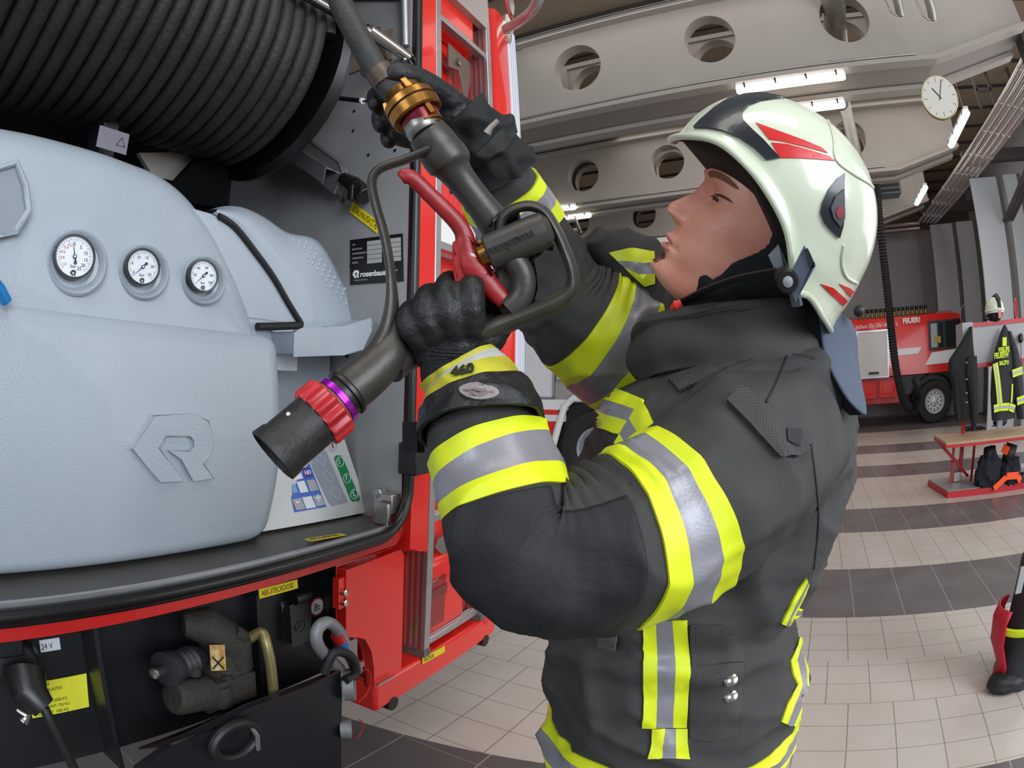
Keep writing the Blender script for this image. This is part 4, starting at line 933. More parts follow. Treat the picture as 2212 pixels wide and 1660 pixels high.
b = MB(); b.prism([LS(752, 0, S1 - .01), LS(868, 0, S1 - .01), LS(868, -120, S1 - .01), LS(700, -120, S1 - .01)], (-1, 0, 0), .003); b.box(LS(752, 160, S1 - .006), LS(850, 60, S1 - .003)); b.build('upper_lining', mat('tan_sheet', '#a08a78', .35, .3, var=.3, vscale=5), **OK)
b = MB(); b.prism([LS(795, 60, S1 - .02), LS(822, 60, S1 - .02), LS(845, 150, S1 - .02), LS(812, 150, S1 - .02)], (-1, 0, 0), .01); b.build('lining_block', mat('brown_block', '#4c3a30', .6), **OK)
# hose reel
RC = Vector((0, .42, 2.535))
reel_m = mat('reel_black', '#0a0a0b', .35)
b = MB(); b.lathe((1.225, RC.y, RC.z), (1, 0, 0), [(-.03, .06), (-.035, .30), (-.03, .385), (-.01, .405), (.006, .405), (.012, .395), (.006, .385), (-.005, .38), (-.012, .3), (-.012, .06)], 96); fl = b.build('reel_flange', reel_m, **OK)
b = MB(); b.lathe((-.5, RC.y, RC.z), (1, 0, 0), [(0, .25), (1.70, .25)], 48); b.build('reel_drum', mat('gear_black', '#060606', .9, spec=.1), **OK)
b = MB(); b.tube([(1.20, RC.y - .30*math.sin(a), RC.z + .30*math.cos(a)) for a in (PI*.45 + k*.06 for k in range(6))], .006, 8); b.build('drum_slot', steel_n, fl, local=True)
hose_m = mat('reel_hose', '#232120', .62, bump=.25, bscale=70, var=.45, vscale=14, var2='#141313')
def coil(s_from, s_to, r0, r1, pitch, nm):
    b = MB(); n = int(abs(s_to - s_from) / pitch * 40); P = []
    for k in range(n + 1):
        q = k / n; a = 2*PI*k/40; s_ = s_from + (s_to - s_from)*q; r_ = r0 + (r1 - r0)*q
        r_ += .004*noise.noise(Vector((s_*7, math.cos(a), math.sin(a))))
        P.append((s_ + .006*noise.noise(Vector((k*.013, 3, 0))), RC.y + r_*math.cos(a)*-1, RC.z + r_*math.sin(a)))
    b.tube(P, pitch*.49, 12, up=(1, 0, 0)); return b.build(nm, hose_m, **OK)
coil(1.165, -.3, .345, .405, .0495, 'wound_hose')
coil(1.14, -.3, .30, .355, .0495, 'inner_hose')
# warning sticker and dark gear behind the hump
b = MB(); b.box((.36, .42, 1.9), (.62, .5, 2.03)); gb = b.build('gear_box', mat('gear_black', '#060606', .9, spec=.1), **OK)
q = L(252, 306, .32); b = MB(); b.prism([q + Vector(v) for v in ((-.06, 0, -.03), (.035, 0, -.03), (.035, 0, .03), (-.06, 0, .03))], (0, -1, 0), .002); ws_ = b.build('warning_plate', mat('lilac_grey', '#75727d', .5), **OK)
b = MB(); tr_ = [q + Vector((-.0, -.003, -.01)), q + Vector((.026, -.003, -.01)), q + Vector((.013, -.003, .014))]; b.tube(tr_, .0015, 6, loop=True); b.build('warning_triangle', inkm, ws_, local=True)
b = MB(); b.box((.62, .4, 1.9), (.67, .5, 2.2)); b.build('gear_post', blackp, **OK)
b = MB(); b.prism([L(300, 330, .55), L(460, 330, .55), L(410, 400, .55), L(330, 380, .55)], (0, 1, 0), .02); b.build('rear_sheet', mat('rear_grey', '#7a746d', .5), **OK)
b = MB(); b.prism([L(430, 340, .5), L(495, 340, .5), L(490, 450, .5), L(350, 430, .5)], (0, 1, 0), .2); b.build('reel_pillar', mat('gear_black', '', 0), **OK)

# ---- grey plastic pump cover with embossed emblem
CT, CB = 1.592, 1.034   # top and bottom height
def cov(s_, z):   # depth of the lower cover's face
    e = 0
    r_ = .05
    ds = (1.135 + .0*(z)) - s_
    if ds < r_: e += r_ - math.sqrt(max(r_*r_ - (r_ - ds)**2, 0))
    for dz in (CT - z, z - CB):
        if dz < .035: e += .035 - math.sqrt(max(.035**2 - (.035 - dz)**2, 0))
    return .115 - .03*math.sin(PI*min(max((z - CB)/(CT - CB), 0), 1)) + e*.8
b = MB(); nx, nz = 90, 70
zs = [CB + (CT - CB)*(.5 - .5*math.cos(PI*k/nz)) for k in range(nz + 1)]
ss = [-.45 + 1.585*math.sin(PI/2*k/nx) for k in range(nx + 1)]
def xs_(s_, z):   # right edge leans in toward the foot with a rounded corner
    k = (s_ + .45)/1.585; zz = (z - CB)/(CT - CB)
    edge = 1.1 - .0*zz if zz > .5 else 1.1 - .035*(1 - zz*2)**2
    if zz < .09: edge -= .05*(1 - math.sqrt(max(0, 1 - (1 - zz/.09)**2)))
    if zz > .92: edge -= .03*(1 - math.sqrt(max(0, 1 - ((zz-.92)/.08)**2)))
    return -.45 + k*(edge + .45)
R = [[Vector((xs_(s_, z), cov(s_, z), z)) for s_ in ss] + [Vector((xs_(ss[-1], z) - .002, .3, z)), Vector((-.45, .3, z))] for z in zs]
b.rings(R); cv = b.build('pump_cover', grp, angle=70, **OK)
b = MB()
P_ = []
for x, y in LG:
    p = L(x*.4096, 640 + y*.4096, .09); P_.append(Vector((p.x, .0755, p.z)))
b.prism(P_, (0, 1, 0), .03); b.build('embossed_emblem', grp, cv, local=True, bevel=.0062, bseg=4)
# ---- hump housing with the gauges
hp2 = [(-.45, 1.975), (0, 1.97)] + [(v.x, v.z) for v in (L(x, y, .22) for x, y in ((0, 262), (90, 280), (200, 310), (280, 338), (350, 368), (405, 412), (445, 470), (475, 535), (500, 600), (520, 680)))]
hp2.append((hp2[-1][0] + .005, 1.50))
def humpz(s_):
    for (a, c_), (d_, e_) in zip(hp2, hp2[1:]):
        if s_ <= d_: return c_ + (e_ - c_)*(s_ - a)/(d_ - a)
    return hp2[-1][1]
b = MB(); R = []; n = 70
sm_ = smoothpath([(x, 0, z) for x, z in hp2], 6)
G = []
gauges = [(158, 557, 95), (304, 579, 82), (434, 598, 70)]
def face_y(s_, z, zt):    # front face recedes toward its rounded top
    k = max(0, (z - 1.5)/(zt - 1.5)); return .15 + .075*k**2 + (.06*max(0, (k - .82)/.18)**2)
for p in sm_:
    col = []
    zt = p.z
    for j in range(41):
        k = j/40; z = 1.50 + (zt - 1.50)*k
        e = 0
        if k > .8: e = .075*(1 - math.sqrt(max(0, 1 - ((k - .8)/.2)**2)))
        er = 0
        col.append(Vector((p.x, .14 + .06*k*k + e, z)))
    col += [Vector((p.x, .26 + .06, zt)), Vector((p.x, .6, zt + .01 if zt > 1.6 else zt))]
    G.append(col)
b.rings(G, closed=False, cap=False)
# right flank of the hump
hf = G[-1]
hump = b.build('gauge_housing', grp, angle=80, **OK)
for i, (gx, gy, wd_) in enumerate(gauges):
    cg = L(gx, gy, .138); rg = [.0485, .043, .041][i]
    nrm = Vector((-.18, -1, .02)).normalized()
    # dished surround
    b = MB(); b.lathe(cg + Vector((.012, .006, -.008)), nrm, [(-.03, rg*1.55), (.006, rg*1.5), (.012, rg*1.40), (.009, rg*1.28), (-.004, rg*1.1), (-.006, rg*.9)], 48, cap=False); b.build('gauge_recess', grp, hump, local=True)
    b = MB(); b.lathe(cg, nrm, [(-.02, rg), (.018, rg), (.021, rg*.97), (.021, rg*.9), (.014, rg*.88)], 48, cap=False); gz = b.build('pressure_gauge', mat('bezel', '#17181c', .25, coat=.5), **OK)
    b = MB(); b.lathe(cg, nrm, [(.01, rg*.9), (.015, rg*.9)], 48); b.build('gauge_dial', mat('gauge_white', '#dfe3ea', .25, coat=.5), gz, local=True)
    ux = Vector((0, 0, 1)).cross(nrm).normalized(); uy = nrm.cross(ux)
    def gp(a, r_, off=.0155): a = math.radians(a); return cg + nrm*off + (ux*math.sin(a) + uy*math.cos(a))*r_*rg
    b = MB()
    for k in range(-135, 136, 9 if i else 9): b.bar(gp(k, .74 if k % 27 else .68), gp(k, .8), .0008, .0003, nrm)
    o_ = b.build('scale_marks', inkm, gz, local=True)
    ang_ = (-12, 225, 225)[i]
    b = MB(); b.prism([gp(ang_ + 90, .03, .0165), gp(ang_, .75, .0165), gp(ang_ - 90, .03, .0165), gp(ang_ + 165, .32, .0165), gp(ang_ + 180, .36, .0165), gp(ang_ + 195, .32, .0165)], nrm, .0006); b.lathe(cg + nrm*.0165, nrm, [(0, rg*.1), (.002, rg*.1)], 16); b.build('needle', mat('needle_ink', '#1d2540', .4), gz, local=True)
    b = MB(); b.lathe(cg + nrm*.0185, nrm, [(0, rg*.05), (.001, rg*.05)], 12); b.build('needle_hub', whitep, gz, local=True)
    nums = ([('0', 0), ('5', 35), ('10', 66), ('15', 97), ('20', 125), ('25', 150)], [('0', -128), ('5', -75), ('10', -30), ('15', 20), ('20', 80), ('25', 128)], [('20', -90), ('40', -40), ('60', 20), ('80', 80), ('100', 128)])[i]
    for s_, a in nums:
        q = gp(a, .56); text('numeral', s_, rg*.22, frame(q - ux*rg*.12 - uy*rg*.08, ux, uy), inkm, gz, .0002)
    if i == 0:
        for s_, a in (('-0,2', -25), ('-0,4', -48), ('-0,6', -72), ('-0,8', -98), ('-1,0', -128)): q = gp(a, .56); text('numeral', s_, rg*.17, frame(q - ux*rg*.18 - uy*rg*.08, ux, uy), redd, gz, .0002)
    text('unit', 'bar', rg*.22, frame(gp(180, .5) - ux*rg*.17, ux, uy), inkm, gz, .0002)
    b = MB(); q = gp(180, .72); b.prism([q + ux*((x - 895)/430*.22*rg*1.3) + uy*((796 - y)/352*.2*rg*1.3) for x, y in LG], nrm, .0003); b.build('maker_emblem', inkm, gz, local=True)
# recessed grip at the far left of the hump
b = MB(); fr = [L(x, y, .135) for x, y in ((-20, 370), (35, 352), (55, 400), (62, 455), (35, 498), (-20, 520))]
b.tube(fr, .009, 10, loop=True); b.build('grip_rim', grp, hump, local=True)
b = MB(); b.prism([Vector((p.x, .137, p.z)) for p in fr], (0, 1, 0), .003); b.build('grip_recess', mat('recess_grey', '#8a919a', .5), hump, local=True)
b = MB(); b.tube([L(-30, 590, .09), L(0, 625, .09), L(14, 652, .10)], .013, 10); b.build('blue_hose', mat('blue_rubber', '#1c77b8', .35), **OK)
# ---- second housing: curved shield, black seal, dimpled cheek and ledge
b = MB()
outl = [(455, 450), (490, 448), (540, 470), (590, 505), (640, 560), (672, 610), (700, 655), (704, 700)]
back = [(415, 470), (500, 470), (545, 500), (588, 560), (622, 622), (646, 690), (652, 716)]
A_ = smoothpath([L(x, y, .24) for x, y in back], 5)
R = []
shield = [(455, 462), (500, 490), (545, 545), (585, 600), (620, 660), (645, 700)]
Bm = smoothpath([L(x, y, .20) for x, y in shield], 6)
for p in Bm: R.append([Vector((.70, .215, p.z if p.z > 1.5 else 1.5)), Vector(((p.x + .70)/2, .195, p.z)), Vector((p.x, .20, p.z)), Vector((p.x, .24, p.z)), Vector((.7, .5, p.z))])
b.rings(R, closed=False); b.add([Vector((.7, .2, 1.5)), Vector((L(645, 700, .2).x, .20, 1.5)), Vector((L(645, 700, .2).x, .20, Bm[-1].z)), Vector((.7, .2, Bm[-1].z))], [(0, 1, 2, 3)])
sh2 = b.build('shield_panel', grp, angle=70, **OK)
b = MB(); b.tube([p + Vector((.004, -.006, .002)) for p in Bm[2:]] + [L(650, 705, .195)], .009, 10); b.tube([L(650, 703, .185), L(556, 706, .185)], .011, 10); b.build('edge_seal', blackr, **OK)
out = smoothpath([L(x, y, .26) for x, y in ((455, 452), (490, 445), (530, 450), (575, 472), (622, 503), (680, 517), (715, 560), (750, 630), (788, 692))], 5)
inn = smoothpath([L(x, y, .215) for x, y in ((458, 462), (500, 486), (530, 515), (556, 552), (585, 596), (612, 645), (632, 680), (645, 705), (652, 712))], 5)
R = []
for o_, i_ in zip(out, inn):
    ring = []
    for k in range(13):
        q = k/12; p = i_.lerp(o_, q); p.y += -.035*math.sin(PI*q)*.8; ring.append(p)
    ring += [o_ + Vector((.01, .1, -.0)), o_ + Vector((0, .3, 0))]; R.append(ring)
b = MB(); b.rings(R, closed=False); cheek = b.build('cheek_housing', grp, angle=70, **OK)
from mathutils.bvhtree import BVHTree as _B
ct_ = _B.FromPolygons([v.co.copy() for v in cheek.data.vertices], [list(p.vertices) for p in cheek.data.polygons])
mil = []
def LB(px, py, tree):
    r = ray(px, py); rl = Vector((r.dot(TX), r.dot(NX), r.z)); h = tree.ray_cast(Vector((0, -D0, 1.5)), rl, 5); return h[0]
for r_ in range(14):
    for c_ in range(3):
        px = 632 + r_*10.5 + c_*14; py = 518 + r_*12.6 + c_*3
        if px > 775: continue
        p = LB(px, py, ct_)
        if p is not None: mil.append(p)
for p in mil:
    b = MB(); b.ball(p + Vector((0, -.002, 0)), .0062, 10, sc3=(1, .5, 1)); b.build('raised_dot', grp, cheek, local=True)
P_ = [L(640, 716, .10), L(650, 722, .09), L(805, 712, .09), L(780, 762, .09), L(640, 768, .09)]
b = MB(); b.prism([Vector((p.x, .11, p.z)) for p in (L(632, 716, .11), L(652, 712, .11), L(745, 708, .11), L(800, 690, .11), L(806, 712, .11), L(786, 756, .11), L(740, 768, .11), L(636, 768, .11))], (0, 1, 0), .2); b.build('ledge', grp, bevel=.016, bseg=4, **OK)
b = MB(); b.box((1.02, .3, 1.2), (1.5, .5, 1.56)); b.build('recess_back', mat('recess_grey', '', 0), **OK)
# ---- operator panel with coloured keys
c00, c10, c01 = L(618, 1138, .12), L(797, 1106, .12), L(640, 822, .40)
z0 = 1.035; c00 = LZ(610, 1140, z0); c10 = LZ(797, 1106, z0)
cTop = LS(741, 940, S1 - .03); cTL = Vector((1.05, cTop.y, cTop.z))
b = MB(); q3 = [LZ(560, 1150, z0), c10, cTop, Vector((cTL.x - .1, cTop.y + .02, cTL.z))]
nn = (q3[1] - q3[0]).cross(q3[2] - q3[1]).normalized()
if nn.y > 0: nn = -nn
b.prism(q3, -nn, .03); kp = b.build('control_panel', mat('panel_white', '#c4c6c6', .35, .1), smooth=False, **OK)
P0 = q3[1]
def KP(px, py, off=.001):   # ray onto the tilted panel
    r = ray(px, py); rl = Vector((r.dot(TX), r.dot(NX), r.z)); o0 = Vector((0, -D0, 1.5))
    k = (P0 - o0).dot(nn) / rl.dot(nn); return o0 + rl*k + nn*off
def key(pts, m, nm, off=.001, par=None):
    b = MB(); b.prism([KP(x, y, off) for x, y in pts], nn, .001); return b.build(nm, m, par or kp, local=True, smooth=False)
ZX = lambda x, y: (540 + x*.2228, 780 + y*.2228)
key([ZX(*p) for p in ((430, 1470), (738, 1415), (560, 960), (515, 960), (400, 1330))], mat('key_blue', '#2a5fc0', .4), 'blue_field')
kg, kw = mat('key_grey', '#a3a6ab', .4), mat('key_white', '#e3e6ec', .4)
for P_, m_ in ((((400,1345),(490,1330),(530,1435),(445,1450)), kg), (((500,1325),(590,1312),(635,1420),(540,1435)), kw), (((600,1310),(680,1298),(722,1395),(640,1412)), kg), (((445,1175),(520,1162),(562,1270),(485,1282)), kw), (((542,1160),(620,1150),(660,1250),(580,1268)), kg), (((500,1040),(562,1028),(600,1125),(530,1138)), mat('key_purple', '#42288e', .4)), (((400,1140),(490,1090),(510,1140),(420,1160)), kw), (((515,985),(540,975),(548,1005),(512,1012)), mat('key_red', '#d8442c', .4)), (((405,1200),(430,1195),(462,1275),(410,1283)), mat('key_lblue', '#7da0dd', .4))):
    key([ZX(*p) for p in P_], m_, 'key', .0022)
gf = key([ZX(*p) for p in ((590, 900), (640, 850), (700, 850), (735, 880), (945, 1370), (790, 1405), (760, 1370), (560, 930))], mat('field_grey', '#8f95a3', .4), 'grey_field')
grf = key([ZX(*p) for p in ((812, 940), (840, 915), (880, 920), (905, 960), (1065, 1340), (1050, 1358), (990, 1365), (970, 1340))], mat('key_green', '#0c7a43', .4), 'green_field')
for cx0, cy0 in ((678, 960), (750, 1122), (822, 1287)):
    b = MB(); b.tube([KP(*ZX(cx0 + dx, cy0 + dy), .003) for dx, dy in ((-25, -60), (50, 0), (32, 62), (-50, 0))], .001, 6, loop=True); b.build('diamond_key', kw, gf, local=True)
for (cx0, cy0), s_ in (((868, 980), 'i'), ((935, 1140), '?'), ((1005, 1295), 'L'), ((800, 830), '1')):
    b = MB(); b.tube([KP(*ZX(cx0 + 34*math.cos(a), cy0 + 46*math.sin(a)), .003) for a in (2*PI*k/20 for k in range(20))], .0011, 6, loop=True); b.build('round_key', kw if s_ != '1' else kg, grf, local=True)
    o_ = KP(*ZX(cx0 - 12, cy0 + 22), .0035); text('lettering', s_, .026, frame(o_, KP(*ZX(cx0 + 20, cy0 + 17), .0035) - o_, KP(*ZX(cx0 - 25, cy0 - 20), .0035) - o_), kw if s_ != '1' else inkm, grf, .0003, bold=.0004)
for s_, (x, y), sz in (('HD', (526, 1105), .017), ('-', (440, 1405), .045), ('+', (632, 1380), .045)):
    o_ = KP(*ZX(x, y), .0035); text('lettering', s_, sz, frame(o_, KP(*ZX(x + 60, y - 9), .0035) - o_, KP(*ZX(x - 22, y - 60), .0035) - o_), kw, kp, .0003, bold=.0006)
b = MB(); b.box((c10.x + .0, c10.y - .01, 1.03), (c10.x + .025, c10.y + .02, 1.055)); b.build('panel_clip', mat('tan_clip', '#a08a78', .4), **OK)
# ---------------------------------------------------------------- limbs: lofted sleeves with folds; bands follow the same surface
from mathutils.bvhtree import BVHTree
def fold(P, amp, sc_, seed): return amp * (noise.noise(P * sc_ + Vector((seed * 7.3, 0, 0))) + .5 * noise.noise(P * sc_ * 2.3 + Vector((0, seed * 3.1, 0))))
def ridge(P, amp, sc_, seed):   # long soft wrinkles
    q_ = Vector((P.x * sc_, P.y * sc_ * .6, P.z * sc_ * 1.2)); k = 1 - abs(noise.noise(q_ + Vector((seed * 3.7, 1.1, 0)) + Vector((noise.noise(q_ * .7), 0, 0)) * .8)) * 2.2
    return amp * (max(k, 0) ** 2.5 - .25)
class Limb:
    """stations: (px, py, dist, half width in px[, depth factor]) or world points with radii"""
    def __init__(s, st, n=10, amp=.006, fs=14, seed=1, creases=(), up=None, ridge=.0, rfreq=60):
        pts = []; rr = []; ff = []
        for q in st:
            if isinstance(q[0], Vector): pts.append(q[0]); rr.append(q[1]); ff.append(q[2] if len(q) > 2 else 1)
            else:
                pts.append(at(q[0], q[1], dist=q[2])); rr.append(q[3] / 1290 * q[2]); ff.append(q[4] if len(q) > 4 else 1)
        s.c = smoothpath(pts, n); K = len(s.c)
        def spread(v): return [x.x for x in smoothpath([Vector((a, 0, 0)) for a in v], n)]
        s.r = spread(rr); s.f = spread(ff); s.amp = amp; s.fs = fs; s.seed = seed; s.creases = creases; s.ridge = ridge; s.rf = rfreq
        s.u = []; s.w = []; s.len = [0]; pu = None
        for i in range(K):
            d = (s.c[min(i+1, K-1)] - s.c[max(i-1, 0)]).normalized()
            ref = pu if pu is not None else (up or (s.c[i] - EYE).normalized())
            u = (ref - d * ref.dot(d)).normalized(); pu = u; s.u.append(u); s.w.append(d.cross(u))
            if i: s.len.append(s.len[-1] + (s.c[i] - s.c[i-1]).length)
        s.K = K
    def pt(s, t, a, off=0):    # t in 0..K-1, a angle; u axis points away from the viewer
        t = min(max(t, 0), s.K - 1.0001); i = int(t); q = t - i
        c = s.c[i].lerp(s.c[i+1], q); u = s.u[i].lerp(s.u[i+1], q); w_ = s.w[i].lerp(s.w[i+1], q); r = s.r[i] + (s.r[i+1] - s.r[i]) * q; f = s.f[i] + (s.f[i+1] - s.f[i]) * q
        d = u * math.cos(a) * f + w_ * math.sin(a); p = c + d * r
        e = fold(p, s.amp, s.fs, s.seed) + ridge(p, s.amp * .9, s.fs * .62, s.seed)
        for (t0, wd, am, a0, aw) in s.creases:    # compression folds around t0, strongest at angle a0
            k = math.exp(-((t - t0) / wd) ** 2) * (.04 + .96 * max(0, math.cos((a - a0) * aw)) ** 2)
            e += am * k * (abs(math.sin((t - t0) * 1.3 + 1.2 * math.sin(a) + s.seed)) - .55)
        return p + d * (e + off)
    def mesh(s, name, m, parent, t0=0, t1=None, off=0, seg=72, step=.5, cap=True, a0=None, a1=None, solid=0, **k):
        t1 = s.K - 1 if t1 is None else t1
        n = max(2, int((t1 - t0) / step) + 1); R = []; UV = []
        closed = a0 is None
        for i in range(n + 1):
            t = t0 + (t1 - t0) * i / n
            ang = [2*PI*j/seg for j in range(seg)] if closed else [a0 + (a1 - a0)*j/seg for j in range(seg + 1)]
            R.append([s.pt(t, a, off) for a in ang])
            li = s.len[min(int(t), s.K-1)] + (s.len[min(int(t)+1, s.K-1)] - s.len[min(int(t), s.K-1)]) * (t - int(t))
            rm = sum(s.r) / len(s.r)
            UV.append([(li, 2*PI*rm*j/seg) for j in range(len(ang) + 1)])
        b = MB(); b.rings(R, closed=closed, cap=cap and closed, uvs=UV)
        return b.build(name, m, parent, solid=solid, angle=60, **k)
def bvh_of(o):
    p = o
    while p.parent is not None: p = p.parent
    M_ = FR[p.name]; me = o.data
    return BVHTree.FromPolygons([M_ @ v.co for v in me.vertices], [list(p_.vertices) for p_ in me.polygons])
def decal(name, poly, trees, m, parent, off=.0025, th=.002, den=6, mirror=None, closed_s=True):
    """a patch lying on a surface: outline found along sight lines, laid on the surface with its own thickness"""
    P2 = [Vector((x, y, 0)) for x, y in poly]
    xs = [p.x for p in P2]; ys = [p.y for p in P2]
    import bmesh
    bm = bmesh.new(); vs = [bm.verts.new(p) for p in P2]; 
    for t_ in tessellate_polygon([P2]):
        try: bm.faces.new([vs[i_] for i_ in t_])
        except ValueError: pass
    for it in range(5):
        es = [e for e in bm.edges if e.calc_length() > den * 2]
        if not es: break
        bmesh.ops.subdivide_edges(bm, edges=es, cuts=1); bmesh.ops.triangulate(bm, faces=[f for f in bm.faces if len(f.verts) > 3])
    if not isinstance(trees, (list, tuple)): trees = [trees]
    bm.verts.ensure_lookup_table(); pos = {}
    last = None
    for v in bm.verts:
        r = ray(v.co.x, v.co.y); best = None
        for tr in trees:
            h = tr.ray_cast(EYE, r, 5)
            if h[0] is not None and (best is None or h[3] < best[3]): best = h
        if best: pos[v.index] = (best[0], best[1] if best[1].dot(r) < 0 else -best[1])
    keep = [f for f in bm.faces if all(v.index in pos for v in f.verts)]
    b = MB(); idx = {}; vs = []; acc = {}
    for f in keep:
        for v in f.verts:
            if v.index not in idx: idx[v.index] = len(vs); vs.append(pos[v.index][0] + pos[v.index][1] * off)
    n = len(vs); vs2 = vs + [None] * n
    for k, i in idx.items(): vs2[n + i] = pos[k][0] + pos[k][1] * (off - th)
    fs = []; cnt = {}
    for f in keep:
        q = [idx[v.index] for v in f.verts]
        a, c_, d = (vs[i] for i in q); nn = (c_ - a).cross(d - a)
        if nn.dot(a - EYE) > 0: q = q[::-1]
        if nn.length < 1e-12: continue
        fs.append(q); fs.append([n + i for i in q[::-1]])
        for x, y in zip(q, q[1:] + q[:1]): cnt[(x, y)] = cnt.get((x, y), 0) + 1
    for (x, y) in list(cnt):
        if (y, x) not in cnt: fs.append([y, x, n + x, n + y])
    bm_uv = {v.index: (v.co.x, v.co.y) for v in bm.verts}
    bm.free()
    uvp = {}
    for k_, i_ in idx.items(): uvp[i_] = uvp[n + i_] = (bm_uv[k_][0]*.00046, bm_uv[k_][1]*.00046)
    b.add(vs2, fs, [[uvp[i_] for i_ in f] for f in fs])
    if mirror:
        Mh = mirror @ Matrix.Diagonal((1, -1, 1, 1)) @ mirror.inverted()
        b2 = MB(); b2.add([Mh @ v for v in vs2], [f[::-1] for f in fs]); b2.build(name, m, parent, angle=50)
    return b.build(name, m, parent, angle=50)
cloth = mat('ripstop_black', '#191919', .72, grid=(.0031, '#484644'))
cloth_far = cloth
cloth_plain = mat('reinforced_black', '#17171a', .7, bump=.12, bscale=120)
hv = mat('hi_vis_tape', '#d6e01c', .5, bump=.05, bscale=400); sv = mat('silver_reflex', '#8b898f', .38, .25, bump=.05, bscale=300)
glv = mat('glove_leather', '#151516', .55, bump=.38, bscale=75); glk = mat('glove_knit', '#1f1f20', .9, bump=.8, bscale=260)
gunm = mat('gun_body', '#45413d', .42, .25, var=.25, vscale=14, bump=.05, bscale=150)
PR = thing('person', (0.02, .86, 0), 'person in a black fire coat and pale helmet, arms raised, holding a hose nozzle', 'person')

# ---- head frame
NA = ray(1511, 401); e1 = (ray(1515, 401) - ray(1507, 401)).normalized(); e2 = (ray(1511, 405) - ray(1511, 397)).normalized()
f0 = (-.866 * e1 - .5 * e2).normalized(); psi = math.radians(9)
fw = (f0 * math.cos(psi) - NA * math.sin(psi)).normalized(); upv = (.5 * e1 - .866 * e2); upv = (upv - fw * upv.dot(fw)).normalized(); lf = upv.cross(fw)
NP = EYE + NA * .763
HO = NP - fw * .094 - upv * .012
HM = Matrix(((fw.x, lf.x, upv.x, HO.x), (fw.y, lf.y, upv.y, HO.y), (fw.z, lf.z, upv.z, HO.z), (0, 0, 0, 1)))
zk = [-.128, -.1255, -.118, -.106, -.085, -.07, -.05, -.03, 0, .02, .05, .08, .1, .115, .123, .126]
fk = [.038, .062, .0805, .0905, .093, .096, .095, .090, .087, .091, .089, .074, .056, .034, .016, .002]
wk = [.006, .020, .036, .0455, .053, .058, .064, .069, .0725, .074, .074, .066, .054, .036, .018, .002]
bk = [.03, .02, -.0, -.015, -.045, -.06, -.08, -.09, -.098, -.1, -.1, -.09, -.07, -.045, -.02, -.002]
def head_pt(a, z, grow=0):
    xf, wv, xb = crv(zk, fk, z), crv(zk, wk, z), crv(zk, bk, z)
    k_ = min(max((-.08 - z) / .046, 0), 1); k_ = k_*k_*(3 - 2*k_); xc = min(.0, xf - .02) * (1 - k_) + (xf + xb) / 2 * k_
    ca, sa = math.cos(a), math.sin(a); p = .86
    x = xc + ((xf - xc) if ca > 0 else (xc - xb)) * math.copysign(abs(ca) ** p, ca); y = wv * math.copysign(abs(sa) ** p, sa)
    if ca > 0 and not grow:
        g = lambda y0, z0, sy, sz: math.exp(-((abs(y) - y0) / sy) ** 2 - ((z - z0) / sz) ** 2)
        # nose
        n_ = crv([-.049, -.0455, -.0415, -.037, -.031, -.024, -.014, .002, .021], [0, .004, .013, .0235, .0268, .0262, .0200, .0095, 0], z) if -.049 < z < .021 else 0
        wn = .0085 + .0065 * max(0, min(1, (.01 - z) / .047))
        x += n_ * math.exp(-(abs(y) / wn) ** 2.1)
        x += .013 * g(.0130, -.0345, .0062, .0070) - .005 * g(.011, -.0435, .005, .0028)
        x += .0045 * g(.020, .035, .024, .009) + .002 * g(.0, .055, .03, .02)
        x -= .0125 * g(.031, .011, .0155, .0125)
        x -= .003 * g(.012, .008, .008, .01)
        x += .003 * g(.042, -.028, .018, .016)
        x += .0065 * g(0, -.0630, .017, .0045) - .0035 * math.exp(-(y/.025)**4 - ((z + .0705 + abs(y)*.05)/.0018)**2) + .0075 * g(0, -.0775, .015, .0045)
        x -= .0028 * g(.027, -.0705, .005, .006)
        x -= .0035 * g(0, -.0895, .016, .004) + 0
        x += .0095 * g(0, -.107, .020, .013)
        x -= .0015 * g(0, -.0520, .004, .006)
    return Vector((x, y, z))
skin = mat('skin', '#df9f8a', .42, bump=.06, bscale=260, var=.18, vscale=16, var2='#c87d6b')
skin.node_tree.nodes['Principled BSDF'].inputs['Subsurface Weight'].default_value = .12
skin.node_tree.nodes['Principled BSDF'].inputs['Subsurface Radius'].default_value = (.01, .004, .002)
b = MB(); R = []
zz_ = [-.128 + .254 * k / 210 for k in range(211)]
for z in zz_: R.append([HM @ head_pt(2*PI*j/200, z) for j in range(200)])
b.rings(R)
# neck, chest, arms under the clothes: one continuous figure
neck = [HM @ Vector((-.01, 0, -.06)), HM @ Vector((-.03, 0, -.13)), at(1610, 790, dist=.86), at(1560, 900, dist=.88), at(1520, 1150, dist=.93), at(1480, 1500, dist=1.08)]
b.tube(smoothpath(neck, 6), [.055]*6 + [.06]*6 + [.10]*6 + [.14]*6 + [.14]*7, 24)
b.tube(smoothpath([at(1600, 930, dist=.76), at(1150, 1190, dist=.62), at(1035, 840, dist=.655)], 8), [.055]*9 + [.036]*8, 16)
b.tube(smoothpath([at(1480, 840, dist=.95), at(1240, 690, dist=.92), at(1030, 330, dist=.80)], 8), [.055]*9 + [.036]*8, 16)
body = b.build('body', skin, PR, angle=80)
tr_b = bvh_of(body)
for nm_, pl_, mm_ in (('eyebrow', [(1529,373),(1540,368),(1556,372),(1574,383),(1590,398),(1598,411),(1584,405),(1566,393),(1548,384),(1533,382)], mat('brow_hair', '#6b4232', .8)),):
    decal(nm_, pl_, tr_b, mm_, PR, .0006, .0006, den=3, mirror=HM)
